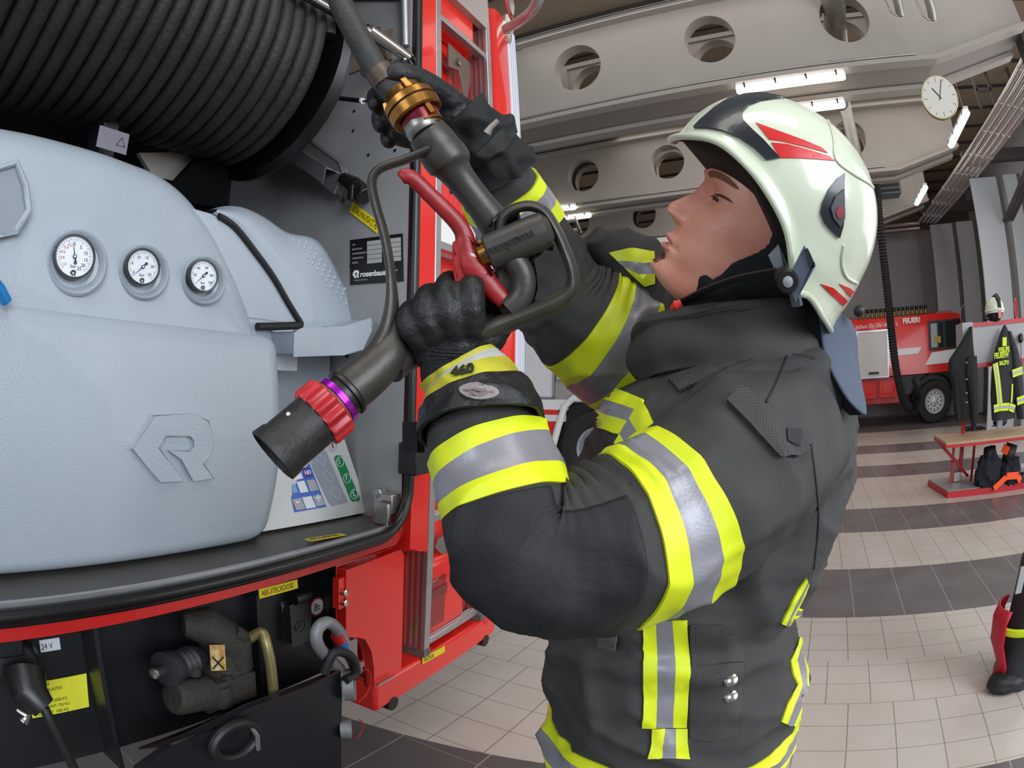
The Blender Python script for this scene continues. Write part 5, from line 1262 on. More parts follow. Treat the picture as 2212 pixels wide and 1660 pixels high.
# ears are under the hood; eyes, lids, brow
eye_m = mat('eye_white', '#a39488', .2); iris = mat('iris', '#3a2a1e', .2)
for sd in (1, -1):
    ec = Vector((.0650, .031*sd, .0115))
    gz = Vector((.84, .44, -.18)).normalized()
    b = MB(); b.ball(ec, .0125, 24); 
    b.v = [HM @ v for v in b.v]; ey = b.build('eye', eye_m, PR)
    b = MB(); b.lathe(ec + gz*.0108, gz, [(0, .0068), (.0016, .0050), (.0022, .001)], 20); b.v = [HM @ v for v in b.v]; b.build('iris', iris, ey)
    for nm, lo, hi_ in (('upper_lid', .0, 1.6), ('lower_lid', -1.6, -.44)):
        b = MB(); R = []
        for i in range(13):
            el = lo + (hi_ - lo)*i/12; ring = []
            for j in range(25):
                az = -1.5 + 3.0*j/24
                e2_ = el - (.28 if nm == 'upper_lid' else -.12)*(az*.62)**2 * (1 if i == 0 or True else 1)
                ring.append(HM @ (ec + Vector((math.cos(e2_)*math.cos(az + .35*sd), math.cos(e2_)*math.sin(az + .35*sd), math.sin(e2_)))*.0139))
            R.append(ring)
        b.rings(R, closed=False); b.build('eyelid', skin, PR, solid=.0014)
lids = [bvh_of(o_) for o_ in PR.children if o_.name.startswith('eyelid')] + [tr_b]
decal('lash_and_lid_shade', [(1534,426),(1546,418.5),(1562,421),(1576,430),(1585,439),(1573,434),(1560,427),(1547,424)], lids, mat('lash_shade_brown', '#4a2c22', .8), PR, .0008, .0007, den=3, mirror=HM)  # lash line; upper-lid shading is put into its dark colour
b = MB()
for k in range(260):
    z = random.uniform(-.1, -.083); y = random.gauss(0, .006)
    best = min((abs(head_pt(t_*.01, z).y - abs(y)), t_) for t_ in range(0, 60))[1]*.01
    p = head_pt(best, z); p.y = math.copysign(p.y, y)
    b.tube([HM @ p, HM @ (p + Vector((.0032, 0, -.002)))], [.0004, .0001], 3, cap=False)
o = b.build('chin_beard', mat('beard', '#6b452c', .8), PR); o['kind'] = 'stuff'
lipm = mat('lips', '#c0746b', .35, bump=.1, bscale=300)
def lip(z0, hz, wy, nm):
    b = MB(); R = []
    for i in range(9):
        q = i/8; ring = []
        for j in range(41):
            y = -wy + 2*wy*j/40; k = math.sqrt(max(0, 1 - (y/wy)**2)); z = z0 + hz*(q - .5)*2*k - .0 - abs(y)*.05
            a = min((abs(head_pt(t_*.006, z).y - abs(y)), t_) for t_ in range(0, 110))[1]*.006
            p = head_pt(a, z); ring.append(HM @ Vector((p.x + .0009*math.sin(PI*q)*k + .0002, y, z)))
        R.append(ring)
    b.rings(R, closed=False); b.build(nm, lipm, PR, solid=.001)
lip(-.0655, .0042, .022, 'upper_lip'); lip(-.0765, .0048, .0205, 'lower_lip')

# ---- hood around the face
hoodm = mat('hood_knit', '#0b0b0c', .9, bump=.2, bscale=200)
def hood_limit(z):   # how far forward the hood reaches at height z
    return interp([-.13, -.118, -.085, -.055, 0, .06, .1], [.058, .040, .034, .026, .0, .03, .05], z)
b = MB(); R = []
for k in range(60):
    z = -.128 + .235*k/59; ring = []
    lim = hood_limit(z)
    ts = [t_*.01 for t_ in range(0, 315)]
    a0 = next((t_ for t_ in ts if head_pt(t_, z, 1).x < lim), .5)
    for j in range(61):
        a = a0 + (2*PI - 2*a0)*j/60; p = head_pt(a, z, 1); c_ = Vector((-.0, 0, z)); d = (p - c_); d = d.normalized() if d.length > 1e-5 else Vector((1, 0, 0))
        e = .010 if 3 < j < 57 else .003 + .002*min(j, 60 - j)
        ring.append(HM @ (p + d*e))
    R.append(ring)
b.rings(R, closed=False); b.build('hood', hoodm, PR, solid=.004)
b = MB(); R = []
for q in range(14):
    k = q/13; c_ = (HM @ Vector((-.005, 0, -.075))).lerp(at(1590, 740, dist=.80), k)
    r1 = .078 + .012*k; r2 = .066 + .008*k
    ring = []
    for j in range(48):
        a = 2*PI*j/48; d = fw*math.cos(a)*r1 + lf*math.sin(a)*r2
        d.z *= (1 - k); ring.append(c_ + d*(1 + .05*noise.noise(Vector((a, k*4, 2)))))
    R.append(ring)
b.rings(R); b.build('hood_neck', hoodm, PR)

# ---- helmet
HC = Vector((-.01, 0, .03))
pk = [0, 15, 35, 51, 66, 83, 96, 103, 112, 131, 160, 180]; ek = [4.5, 8.5, 13.5, 12, 7, -3, -17, -23, -21.5, -25, -28, -30]
def hel_pt(ph, el, off=0):
    s_, c_ = math.sin(math.radians(ph)), math.cos(math.radians(ph))
    ax = .158 if c_ > 0 else .150; by = .127
    rh = 1 / math.sqrt((c_/ax)**2 + (s_/by)**2)
    e = math.radians(el); ce, se = math.cos(e), math.sin(e)
    top = .146
    if el >= 0: r = (1 / ((abs(ce)/rh)**2.15 + (abs(se)/top)**2.15)) ** (1/2.15)
    else: r = rh * (1 + .05*(abs(el)/30)) / max(ce, .1) ** .35
    flare = .006*math.exp(-((el - crv(pk, ek, ph))/4)**2)
    rid = .004*math.exp(-(math.radians(min(ph, 360-ph) if 1 else 0)/.3)**2)*0
    d = Vector((ce*c_, ce*s_, se)); return HC + d*(r + off + flare)
shell_m = mat('helmet_shell', '#d0d5bd', .22, coat=.5)
b = MB(); R = []
for k in range(49):
    ring = []
    for j in range(96):
        ph = 360*j/96; pa = min(ph, 360 - ph); em = crv(pk, ek, pa)
        ring.append(HM @ hel_pt(ph if ph <= 180 else ph, em + (89.9 - em)*k/48))
    R.append(ring)
b.rings(R, cap=False); b.add([R[-1][j] for j in range(96)], [tuple(range(96))])
shell = b.build('helmet', shell_m, PR, solid=.005, angle=80)
tr_h = bvh_of(shell)
b = MB(); ed = []
for j in range(120):
    ph = 3*j; ed.append(HM @ hel_pt(ph, crv(pk, ek, min(ph, 360 - ph))))
b.tube(ed, .0042, 10, loop=True); b.build('helmet_rim', shell_m, shell)
b = MB(); R = []
for k in range(14):
    R.append([HM @ hel_pt(3.75*j, crv(pk, ek, min(3.75*j, 360 - 3.75*j)) + 2 + k*5, -.009) for j in range(96)])
b.rings(R, cap=True); b.build('helmet_lining', mat('lining_black', '#121210', .8), shell, solid=.002)
b = MB(); R = []
for k in range(6):
    R.append([HM @ hel_pt(-50 + 100*j/30, crv(pk, ek, abs(-50 + 100*j/30)) + 1 + k*3.2, -.0075) for j in range(31)])
b.rings(R, closed=False); b.build('visor_edge', mat('visor_yellow', '#9a9c2e', .25, .3), shell, solid=.001)
bl_ = mat('crest_black', '#17191f', .3, coat=.3); rd_ = mat('decal_red', '#c91d1b', .35)
decal('front_plate', [(1500,278),(1515,262),(1545,236),(1575,217),(1610,207),(1650,203),(1690,202),(1706,205),(1708,212),(1680,214),(1645,219),(1618,229),(1603,244),(1606,262),(1625,282),(1650,305),(1668,325),(1684,342),(1655,347),(1628,322),(1597,300),(1562,285),(1530,279)], tr_h, bl_, shell, .0035, .003, den=4)
decal('red_decal', [(1633,266),(1680,283),(1735,303),(1775,320),(1787,331),(1740,318),(1690,306),(1661,302)], tr_h, rd_, shell, .0012, .001, mirror=HM)
decal('red_decal', [(1666,309),(1700,312),(1750,325),(1790,338),(1803,348),(1770,345),(1720,342),(1684,342)], tr_h, rd_, shell, .0012, .001, mirror=HM)
decal('side_vent', [(1822,375),(1821,400),(1820,430),(1822,460),(1818,490),(1811,514),(1795,500),(1779,482),(1771,460),(1775,438),(1790,408),(1808,385)], tr_h, bl_, shell, .0035, .004, mirror=HM)
decal('vent_insert', [(1818,410),(1819,470),(1810,490),(1795,470),(1790,450),(1800,425)], tr_h, mat('vent_grey', '#3e4046', .5), shell, .006, .003, mirror=HM)
decal('vent_badge', [(1804,448),(1812,445),(1816,455),(1814,468),(1805,472),(1799,460)], tr_h, mat('badge_red', '#8d2430', .5), shell, .007, .001, mirror=HM)
decal('red_decal', [(1772,613),(1800,622),(1826,645),(1843,668),(1838,680),(1815,655),(1790,632)], tr_h, rd_, shell, .0012, .001, mirror=HM)
decal('red_decal', [(1812,613),(1835,622),(1856,640),(1849,655),(1832,637)], tr_h, rd_, shell, .0012, .001, mirror=HM)
# ridge line of the shell
def on_h(px, py, off=.001):
    h = tr_h.ray_cast(EYE, ray(px, py), 5); return h[0] + h[1]*off*(1 if h[1].dot(ray(px, py)) < 0 else -1) if h[0] is not None else None
for seam in ([(1740,215),(1780,245),(1800,300),(1805,345),(1840,375),(1880,400),(1905,430)], [(1822,530),(1818,570),(1830,600),(1860,615)]):
    pp = [q for q in (on_h(x.x, x.y) for x in smoothpath([Vector((x, y, 0)) for x, y in seam], 6)) if q is not None]
    if len(pp) > 3: b = MB(); b.tube(pp, .0018, 8); b.build('shell_ridge', shell_m, shell)
# buckle and strap
slate = mat('slate_plastic', '#4a5462', .4)
def slab(poly, dist, th, m, nm, par, bev=.003):
    P_ = [at(x, y, dist=dist) for x, y in poly]; n_ = (P_[1] - P_[0]).cross(P_[2] - P_[1]).normalized()
    if n_.dot(P_[0] - EYE) < 0: n_ = -n_
    b = MB(); b.prism(P_, n_, th); return b.build(nm, m, par, bevel=bev)
dA = .63
bk_ = slab([(1706,604),(1738,542),(1757,573),(1720,640)], dA, .022, slate, 'lamp_clip', shell)
slab([(1738,542),(1744,538),(1758,568),(1757,573),(1749,577)], dA - .002, .02, blackp, 'clip_end', bk_)
cB = at(1700, 607, dist=dA - .004); b = MB(); b.lathe(cB + NA*.02, -NA, [(0, .0125), (.022, .0125), (.026, .0105), (.026, .0065)], 28, cap=True); b.build('clip_knob', blackp, bk_)
b = MB(); b.lathe(cB, -NA, [(.004, .0062), (.0085, .0055), (.010, .002)], 20); b.build('knob_button', mat('grey_button', '#8d9196', .4), bk_)
slab([(1666,553),(1680,538),(1697,575),(1683,590)], .66, .008, mat('strap_grey', '#60646b', .5), 'strap_buckle', shell)
b = MB(); b.tube([at(1713, 620, dist=.65), at(1722, 660, dist=.66)], .007, 8, flat=.5); b.build('strap_end', mat('strap_grey', '', 0), shell)
b = MB(); b.tube(smoothpath([at(1680, 585, dist=.665), at(1600, 600, dist=.675), at(1530, 625, dist=.70), at(1480, 650, dist=.75)], 6), .010, 8, flat=.35); b.build('chin_strap', blackr, shell)
b = MB(); b.ball(at(1855, 672, dist=.79), .008, 12); b.build('rear_knob', blackp, shell)

# ---- neck curtain
ctn = mat('curtain_blue', '#4c5566', .8, bump=.15, bscale=120); ctk = mat('curtain_black', '#101012', .85)
def sheet(A, B, dA_, dB_, m, nm, par, n=14, bow=.01, solid=.003):
    A = smoothpath([at(x, y, dist=d) for (x, y), d in zip(A, dA_)], 6); B = smoothpath([at(x, y, dist=d) for (x, y), d in zip(B, dB_)], 6)
    b = MB(); R = [[p.lerp(q, k/n) - NA*bow*math.sin(PI*k/n)*(1 + .6*noise.noise(Vector((i*.2, k*.2, 5)))) for k in range(n + 1)] for i, (p, q) in enumerate(zip(A, B))]
    b.rings(R, closed=False); return b.build(nm, m, par, solid=solid, angle=80)
sheet([(1762,640),(1770,700),(1778,760),(1800,815),(1830,865),(1858,893)], [(1835,695),(1848,730),(1850,775),(1858,830),(1866,870),(1868,888)], [.775,.765,.75,.735,.725,.73], [.82,.83,.83,.82,.80,.77], ctn, 'neck_curtain', PR)
sheet([(1722,640),(1728,700),(1740,760),(1768,815),(1805,860),(1838,896)], [(1765,640),(1775,700),(1784,760),(1806,815),(1836,862),(1860,893)], [.78,.78,.775,.77,.76,.75], [.785,.775,.76,.745,.735,.74], ctk, 'curtain_lining', PR, bow=.0)

# ---- coat body
TS = [(742, 1555, 1775, .86, .10), (768, 1480, 1800, .86, .15), (800, 1400, 1818, .86, .185), (850, 1310, 1838, .86, .205), (900, 1288, 1846, .86, .215), (960, 1266, 1849, .86, .22), (1020, 1245, 1846, .86, .22), (1100, 1228, 1833, .86, .215), (1180, 1222, 1800, .86, .205), (1260, 1215, 1742, .86, .20), (1320, 1200, 1716, .86, .20), (1380, 1198, 1742, .86, .205), (1440, 1204, 1748, .86, .21), (1500, 1213, 1742, .86, .21), (1570, 1210, 1722, .86, .215), (1640, 1208, 1700, .86, .22), (1720, 1212, 1680, .86, .22)]
bf = Vector((-.955, -.295, 0)).normalized(); bl = Vector((.295, -.955, 0)).normalized()   # body forward, body left
tc_ = []; ta = []; tb = []
for py, l, r, Yc, hb in TS:
    A, B_ = at(l, py, Y=Yc), at(r, py, Y=Yc); c_ = (A + B_)/2
    half = (B_ - A).length/2
    # half width seen from the camera of an ellipse turned by ~17 degrees: solve the forward semi-axis
    cs, sn = abs(bf.x), abs(bf.y)
    a_ = math.sqrt(max((half*.955)**2 - (hb*sn)**2, .03**2))/cs
    tc_.append(c_); ta.append(a_); tb.append(hb)
n_ = 8
cc_ = smoothpath(tc_, n_); aa_ = [v.x for v in smoothpath([Vector((x, 0, 0)) for x in ta], n_)]; bb_ = [v.x for v in smoothpath([Vector((x, 0, 0)) for x in tb], n_)]
def coat_pt(t, a, off=0):
    t = min(max(t, 0), len(cc_) - 1.001); i = int(t); q = t - i
    c_ = cc_[i].lerp(cc_[i+1], q); A = aa_[i] + (aa_[i+1]-aa_[i])*q; B_ = bb_[i] + (bb_[i+1]-bb_[i])*q
    ca, sa = math.cos(a), math.sin(a); p_ = .88
    d = bf*A*math.copysign(abs(ca)**p_, ca) + bl*B_*math.copysign(abs(sa)**p_, sa)
    n = d.normalized(); p = c_ + d
    e = fold(p, .010, 7, 3) + fold(p, .004, 22, 5) + ridge(p, .013, 5.5, 4) + ridge(p, .006, 12, 9)
    k = math.exp(-((t - 78)/10)**2)*.006*math.sin(t*.55 + 2.2*math.sin(a)); e += k
    k2 = math.exp(-((t - 112)/9)**2)*.006*math.sin(t*.5 + 3*math.cos(a)); e += k2
    return p + n*(e + off)
def coat_mesh(nm, m, t0, t1, off=0, step=1, seg=160, a0=None, a1=None, cap=True, solid=0, par=None):
    n = max(2, int((t1-t0)/step)); R = []; UV = []
    for i in range(n + 1):
        t = t0 + (t1-t0)*i/n
        ang = [2*PI*j/seg for j in range(seg)] if a0 is None else [a0 + (a1-a0)*j/seg for j in range(seg+1)]
        R.append([coat_pt(t, a, off) for a in ang]); UV.append([(t*.0105, 1.25*j/seg) for j in range(len(ang)+1)])
    b = MB(); b.rings(R, closed=a0 is None, cap=cap and a0 is None, uvs=UV); return b.build(nm, m, par or PR, angle=70, solid=solid)
TE = len(cc_) - 1.01
coat = coat_mesh('coat', cloth, 0, TE, 0, .8)
tr_c = bvh_of(coat)
# hem bands ring the coat
def t_at(z): return min(range(len(cc_)), key=lambda i_: abs(cc_[i_].z - z))
zh = .5*(at(1213, 1545, Y=.9).z + at(1405, 1648, Y=.66).z); th = t_at(zh)
print('HEM', zh, th, at(1213, 1545, Y=.9).z, at(1405, 1648, Y=.66).z, cc_[-1].z, at(1738,1450,Y=.8).z)
for nm, m_, t0, t1 in (('hem_band', hv, th - 3.6, th - 1.4), ('hem_band', sv, th - 1.4, th + 1.4), ('hem_band', hv, th + 1.4, th + 3.6)):
    coat_mesh(nm, m_, t0, t1, .003, .5, par=coat)
def strip3(quad, nm, tree, par, fr=(.30, .70), sides=True, off=.0032):
    """two long edges given as polylines A and B; yellow, silver, yellow across"""
    A, B_ = quad
    def edge(k): return [(a[0] + (c[0]-a[0])*k, a[1] + (c[1]-a[1])*k) for a, c in zip(A, B_)]
    e = [edge(0), edge(fr[0]), edge(fr[1]), edge(1)]
    for q, m_ in ((0, hv), (1, sv), (2, hv)): decal(nm, e[q] + e[q+1][::-1], tree, m_, par, off, .003)
# vertical strip on the side of the coat
strip3(([(1389,1340),(1390,1400),(1391,1460),(1390,1520),(1388,1572)], [(1484,1340),(1489,1400),(1491,1460),(1487,1520),(1484,1572)]), 'side_band', tr_c, coat, (.30, .68))
strip3(([(1410,1574),(1408,1605),(1401,1636)], [(1486,1574),(1486,1605),(1490,1640)]), 'side_band', tr_c, coat, (.33, .66), off=.0036)
# bands at the back edge
strip3(([(1741,1248),(1722,1275),(1703,1312),(1686,1346)], [(1746,1262),(1735,1290),(1716,1325),(1706,1352)]), 'back_band', tr_c, coat, (.5, .8))
strip3(([(1690,1340),(1718,1335),(1728,1360),(1722,1395),(1705,1430),(1712,1460),(1722,1480),(1700,1520),(1686,1560)], [(1722,1312),(1742,1320),(1748,1345),(1744,1385),(1738,1420),(1744,1450),(1744,1485),(1734,1530),(1716,1570)]), 'back_band', tr_c, coat, (.4, .85))
# chest bands
strip3(([(1296,838),(1340,846),(1392,866)], [(1284,920),(1325,938),(1366,944)]), 'chest_band', tr_c, coat, (.30, .62))
strip3(([(1388,866),(1402,890),(1414,916)], [(1330,960),(1340,975),(1360,992)]), 'chest_band', tr_c, coat, (.42, .8), off=.004)
# pocket flap, loops and press studs on the coat
def patch(nm, poly, m=cloth, tree=None, off=.006, th=.006, par=None): return decal(nm, poly, tree or tr_c, m, par or coat, off, th)
patch('pocket_flap', [(1492,1350),(1560,1350),(1600,1380),(1604,1430),(1540,1436),(1492,1440)], off=.005)
patch('pocket', [(1492,1440),(1604,1432),(1600,1500),(1594,1590),(1540,1600),(1492,1595)], off=.0035)
for y in (1470, 1505):
    h = tr_c.ray_cast(EYE, ray(1579, y), 5); b = MB(); b.lathe(h[0] - ray(1579, y)*.006, -ray(1579, y), [(0, .0085), (.003, .0085), (.005, .005), (.0055, .001)], 18); b.build('press_stud', chrome, coat)
patch('loop', [(1300,1350),(1338,1352),(1335,1398),(1300,1392)], mat('webbing', '#55534f', .8), off=.009, th=.004)

# ---- collar
b = MB(); R = []; UV = []
CS = [(688, 1400, 1742, .80, .085), (700, 1385, 1755, .805, .09), (730, 1378, 1765, .81, .10), (765, 1385, 1775, .815, .11), (800, 1400, 1790, .82, .12)]
for q in range(33):
    t = q/32*4; i = min(int(t), 3); k = t - i
    v = [CS[i][m_] + (CS[i+1][m_] - CS[i][m_])*k for m_ in range(5)]
    A, B_ = at(v[1], v[0], Y=v[3]), at(v[2], v[0], Y=v[3]); c_ = (A + B_)/2; hA = (B_-A).length/2
    ring = []
    for j in range(96):
        a = 2*PI*j/96; d = bf*hA*math.cos(a) + bl*v[4]*math.sin(a)
        p = c_ + d; e = .004*math.sin(t*2.6 + 1.2*math.sin(a*2)) * (1 if t > .6 else t) + fold(p, .007, 13, 8) + .003
        p = p + d.normalized()*e; p.z += .012*math.cos(a - 2.2) ; ring.append(p)
    R.append(ring); UV.append([(q*.004, .9*j/96) for j in range(97)])
b.rings(R, cap=False, uvs=UV); clr = b.build('collar', cloth, PR, solid=.008, angle=70)
tr_k = bvh_of(clr)
decal('collar_tab', [(1492,686),(1560,690),(1640,694),(1662,712),(1650,740),(1580,752),(1520,738),(1494,712)], [tr_k], cloth, clr, .006, .006)
b = MB(); b.tube([at(1452, 668, dist=.74), at(1462, 660, dist=.735), at(1472, 655, dist=.735)], [.004, .007, .005], 12); b.build('zip_toggle', mat('toggle_red', '#d8301f', .35), PR)

# ---- near sleeve: shoulder to elbow to wrist
NS = Limb([(1710, 925, .765, 150), (1630, 985, .72, 196), (1535, 1060, .685, 204), (1440, 1125, .66, 198), (1340, 1172, .635, 187), (1235, 1198, .615, 172), (1150, 1195, .605, 158), (1112, 1150, .605, 146), (1098, 1090, .61, 135), (1075, 1020, .62, 126), (1050, 960, .632, 120), (1038, 915, .64, 113)],
          n=8, amp=.0075, fs=13, seed=2, creases=((40, 7, .012, -PI*.5, 1), (52, 6, .010, -PI*.5, 1), (32, 5, .008, -PI*.6, 1)))
slv = NS.mesh('near_sleeve', cloth, PR, seg=110)
tr_s = bvh_of(slv)
for m_, t0, t1 in ((hv, 19.6, 23.3), (sv, 23.3, 28.2), (hv, 28.2, 32.0)): pass
def bands(Lm, par, cuts, nm='sleeve_band'):
    for m_, (t0, t1) in zip((hv, sv, hv), zip(cuts, cuts[1:])): Lm.mesh(nm, m_, par, t0, t1, off=.0035, seg=110, cap=True)
bands(NS, slv, (21.0, 24.2, 29.0, 32.2))
bands(NS, slv, (63.5, 67.8, 74.5, 79.5))
NS.mesh('elbow_patch', cloth_plain, slv, 35, 62.8, off=.0030, seg=60, a0=PI*.05, a1=PI*1.12, solid=.0025)
# ---- far sleeve
FS = Limb([(1500, 850, .97, 150), (1430, 795, .95, 150), (1350, 745, .93, 143), (1275, 700, .91, 128), (1215, 650, .895, 112), (1180, 590, .88, 103), (1140, 520, .86, 96), (1095, 440, .84, 90), (1055, 375, .82, 84)],
          n=8, amp=.006, fs=16, seed=4, creases=((30, 7, .010, -PI*.5, 1), (36, 5, .010, PI*.5, 1)))
slf = FS.mesh('far_sleeve', cloth, PR, seg=90)
bands(FS, slf, (13.0, 16.8, 22.0, 26.2))
bands(FS, slf, (50.0, 52.8, 56.2, 58.8))
# bunched shoulder yoke with its own band beside the chin
YK = Limb([(1262, 560, .93, 30), (1300, 545, .93, 52), (1350, 560, .925, 62), (1400, 600, .92, 72), (1440, 660, .92, 85), (1470, 720, .92, 90)], n=8, amp=.006, fs=22, seed=6, creases=((10, 8, .008, 0, 1),))
yk = YK.mesh('shoulder_yoke', cloth, PR, seg=60)
for m_, (t0, t1) in zip((hv, sv, hv), ((17, 20.2), (20.2, 24.5), (24.5, 28))): pass
tr_y = bvh_of(yk)
strip3(([(1316,547),(1360,537),(1412,546)], [(1366,594),(1394,618),(1416,614)]), 'yoke_band', [tr_y, bvh_of(slf), tr_c], yk, (.36, .68))

def seam(nm, pts, trees, par, r_=.0012, m=None):
    pp = []
    for x in smoothpath([Vector((a, c_, 0)) for a, c_ in pts], 6):
        best = None
        for tr in trees:
            h = tr.ray_cast(EYE, ray(x.x, x.y), 5)
            if h[0] is not None and (best is None or h[3] < best[3]): best = h
        if best: pp.append(best[0])
    b = MB(); b.tube(pp, r_, 6); return b.build(nm, m or cloth_plain, par)
seam('back_seam', [(1700,770),(1680,820),(1655,870)], [tr_c, tr_s], coat, .0016)
seam('back_seam', [(1752,960),(1763,1050),(1768,1130),(1758,1230)], [tr_c, tr_s], coat, .0016)
seam('shoulder_seam', [(1560,800),(1620,780),(1690,765),(1760,775)], [tr_c, tr_s], coat, .0016)
seam('shoulder_seam', [(1480,870),(1560,800)], [tr_c, tr_s], coat, .0016)
webm = mat('ribbed_webbing', '#2c2c2c', .8, grid=(.004, '#474645'))
decal('shoulder_loop', [(1570,872),(1590,850),(1612,846),(1700,925),(1745,972),(1716,990),(1680,985)], [tr_c, tr_s], webm, coat, .007, .007)
decal('loop_tab', [(1690,930),(1722,930),(1718,965),(1690,960)], [tr_c, tr_s], cloth_plain, coat, .009, .004)
decal('chest_flap', [(1445,822),(1540,790),(1560,812),(1470,850)], [tr_c], cloth, coat, .006, .006)
# ---- gloves (each one closed skin; the fingers bend round what they hold)
def hand(nm, tubes, balls, par, vox=.0032, m=glv):
    b = MB()
    for pts, rr in tubes:
        P_ = smoothpath([at(x, y, dist=d) for x, y, d in pts], 4); rs = [v.x for v in smoothpath([Vector((r_, 0, 0)) for r_ in rr], 4)]
        b.tube(P_, rs, 14)
        b.ball(P_[-1], rs[-1], 12); b.ball(P_[0], rs[0], 12)
    for (x, y, d), r_, s3 in balls: b.ball(at(x, y, dist=d), r_, 20, sc3=s3)
    o = b.build(nm, m, par)
    r = o.modifiers.new('skin', 'REMESH'); r.mode = 'VOXEL'; r.voxel_size = vox; r.use_smooth_shade = True
    s_ = o.modifiers.new('smooth', 'SMOOTH'); s_.factor = .5; s_.iterations = 5
    return o
ng = hand('near_glove', [
    ([(918, 745, .640), (890, 712, .632), (882, 683, .645), (898, 668, .680), (935, 690, .712), (965, 715, .72)], [.0145, .0140, .0135, .0125, .0120, .011]),
    ([(948, 735, .636), (925, 695, .624), (918, 655, .634), (932, 635, .672), (965, 655, .712), (992, 685, .722)], [.0150, .0145, .0140, .0130, .0125, .0115]),
    ([(985, 725, .634), (968, 680, .620), (962, 632, .630), (975, 608, .668), (1005, 630, .710), (1025, 665, .722)], [.0150, .0145, .0140, .0130, .0125, .0115]),
    ([(1025, 720, .636), (1020, 672, .622), (1020, 622, .632), (1030, 597, .668), (1055, 622, .708), (1065, 655, .72)], [.0150, .0145, .0142, .0132, .0125, .0115]),
    ([(1000, 765, .66), (1050, 735, .675), (1085, 700, .70), (1080, 665, .725)], [.018, .0165, .0145, .013]),
    ([(930, 765, .650), (985, 750, .646), (1050, 725, .656), (1070, 700, .67)], [.020, .024, .024, .016]),
    ([(985, 735, .650), (985, 790, .655), (990, 822, .66)], [.030, .034, .034])],
    [((980, 730, .652), .034, (1.15, .6, 1.0))], PR)
# knuckle creases
b = MB()
for pts in ([(905, 705), (915, 712), (930, 706)], [(948, 668), (960, 676), (978, 668)], [(1000, 648), (1012, 664), (1025, 668)]):
    pass
NC = Limb([(984, 740, .65, 78), (984, 765, .652, 82), (990, 790, .652, 84), (1005, 815, .648, 86), (1018, 840, .642, 100), (1028, 870, .636, 112), (1036, 900, .630, 118), (1040, 930, .624, 122)], n=8, amp=.0035, fs=30, seed=9, creases=((6, 5, .003, PI, 1),))
nc = NC.mesh('near_cuff', glk, ng, 0, 20, seg=80, off=.0, cap=True)
for k, m_ in enumerate((mat('worn_yellow', '#c9c62a', .6, var=.4, vscale=25, var2='#9a8f25'), mat('worn_white', '#b9b7b3', .5, var=.3, vscale=30), mat('worn_yellow', '', 0))):
    NC.mesh('cuff_band', m_, ng, 17 + k*6.6, 23.8 + k*6.6 + (2 if k == 2 else 0), off=.003 + .0012*k, seg=80)
gt = NC.mesh('gauntlet', glv, ng, 37.5, 55.9, off=.009, seg=80, cap=False, solid=.005)
tr_g = bvh_of(gt)
decal('oval_badge', [(1034 + 41*math.cos(a), 848 + 17*math.sin(a) + 2*math.cos(a)) for a in (2*PI*k/28 for k in range(28))], tr_g, mat('badge_grey', '#8f8480', .5, var=.3, vscale=80), gt, .004, .003, den=5)
decal('badge_pattern', [(1034 + 31*math.cos(a), 849 + 9*math.sin(a)*math.cos(2*a)) for a in (2*PI*k/28 for k in range(28))], tr_g, mat('badge_dark', '#6e5f60', .5), gt, .005, .001, den=5)
q0 = at(977, 811, dist=.578); tx = at(1022, 798, dist=.578) - q0
hb = bvh_of(ng.children[3]) if len(ng.children) > 3 else None
P3 = [];
def onb(px, py, trs, off=.002):
    best = None
    for tr in trs:
        h = tr.ray_cast(EYE, ray(px, py), 5)
        if h[0] is not None and (best is None or h[3] < best[3]): best = h
    return best[0] - ray(px, py)*off
ctr = [bvh_of(c_) for c_ in ng.children]
o_ = onb(974, 813, ctr, .003); x_ = onb(1024, 803, ctr, .003); y_ = onb(996, 796, ctr, .003); y0_ = onb(999, 808, ctr, .003)
text('lettering', '460', .0165, frame(o_ - ray(975, 812)*.001, x_ - o_, y_ - y0_), inkm, ng, .0005, local=False, bold=.0006, sx=.95)
b = MB(); p = at(1128, 836, dist=.645); b.bar(p, at(1128, 862, dist=.645), .013, .012, (0, 1, 0)); b.build('cuff_clip', blackp, ng)
b = MB(); p = at(1136, 848, dist=.65); b.tube([p + Vector((.006*math.cos(a), 0, .017*math.sin(a))) for a in (2*PI*k/20 for k in range(20))], .0012, 6, loop=True); b.build('wire_loop', steel_n, ng)
b = MB(); b.bar(at(893, 912, dist=.70), at(893, 978, dist=.70), .022, .014, (0, 1, 0)); b.build('cuff_strap', blackr, ng)

fg = hand('far_glove', [
    ([(985, 235, .775), (945, 200, .755), (900, 172, .728), (862, 160, .712), (848, 163, .708)], [.021, .0185, .0165, .015, .012]),
    ([(930, 230, .79), (870, 180, .785), (825, 150, .765), (797, 152, .745)], [.020, .016, .0145, .012]),
    ([(925, 250, .79), (860, 215, .79), (818, 205, .765), (812, 225, .735)], [.019, .016, .014, .011]),
    ([(930, 275, .79), (870, 262, .79), (828, 245, .765), (822, 270, .735)], [.018, .015, .0135, .011]),
    ([(940, 300, .785), (885, 300, .785), (845, 290, .765), (840, 305, .745)], [.017, .014, .013, .0105]),
    ([(960, 250, .785), (990, 265, .785), (1015, 290, .785)], [.034, .036, .036])],
    [((950, 250, .79), .036, (1, .7, 1))], PR)
FC = Limb([(985, 255, .785, 62), (1005, 275, .785, 70), (1025, 300, .79, 74), (1045, 325, .795, 80), (1060, 350, .80, 86), (1070, 372, .805, 90)], n=8, amp=.010, fs=22, seed=11, creases=())
fc = FC.mesh('far_cuff', glv, fg, seg=80, cap=True)
fc.data.materials[0] = mat('cuff_cloth', '#121213', .8, bump=.12, bscale=90)
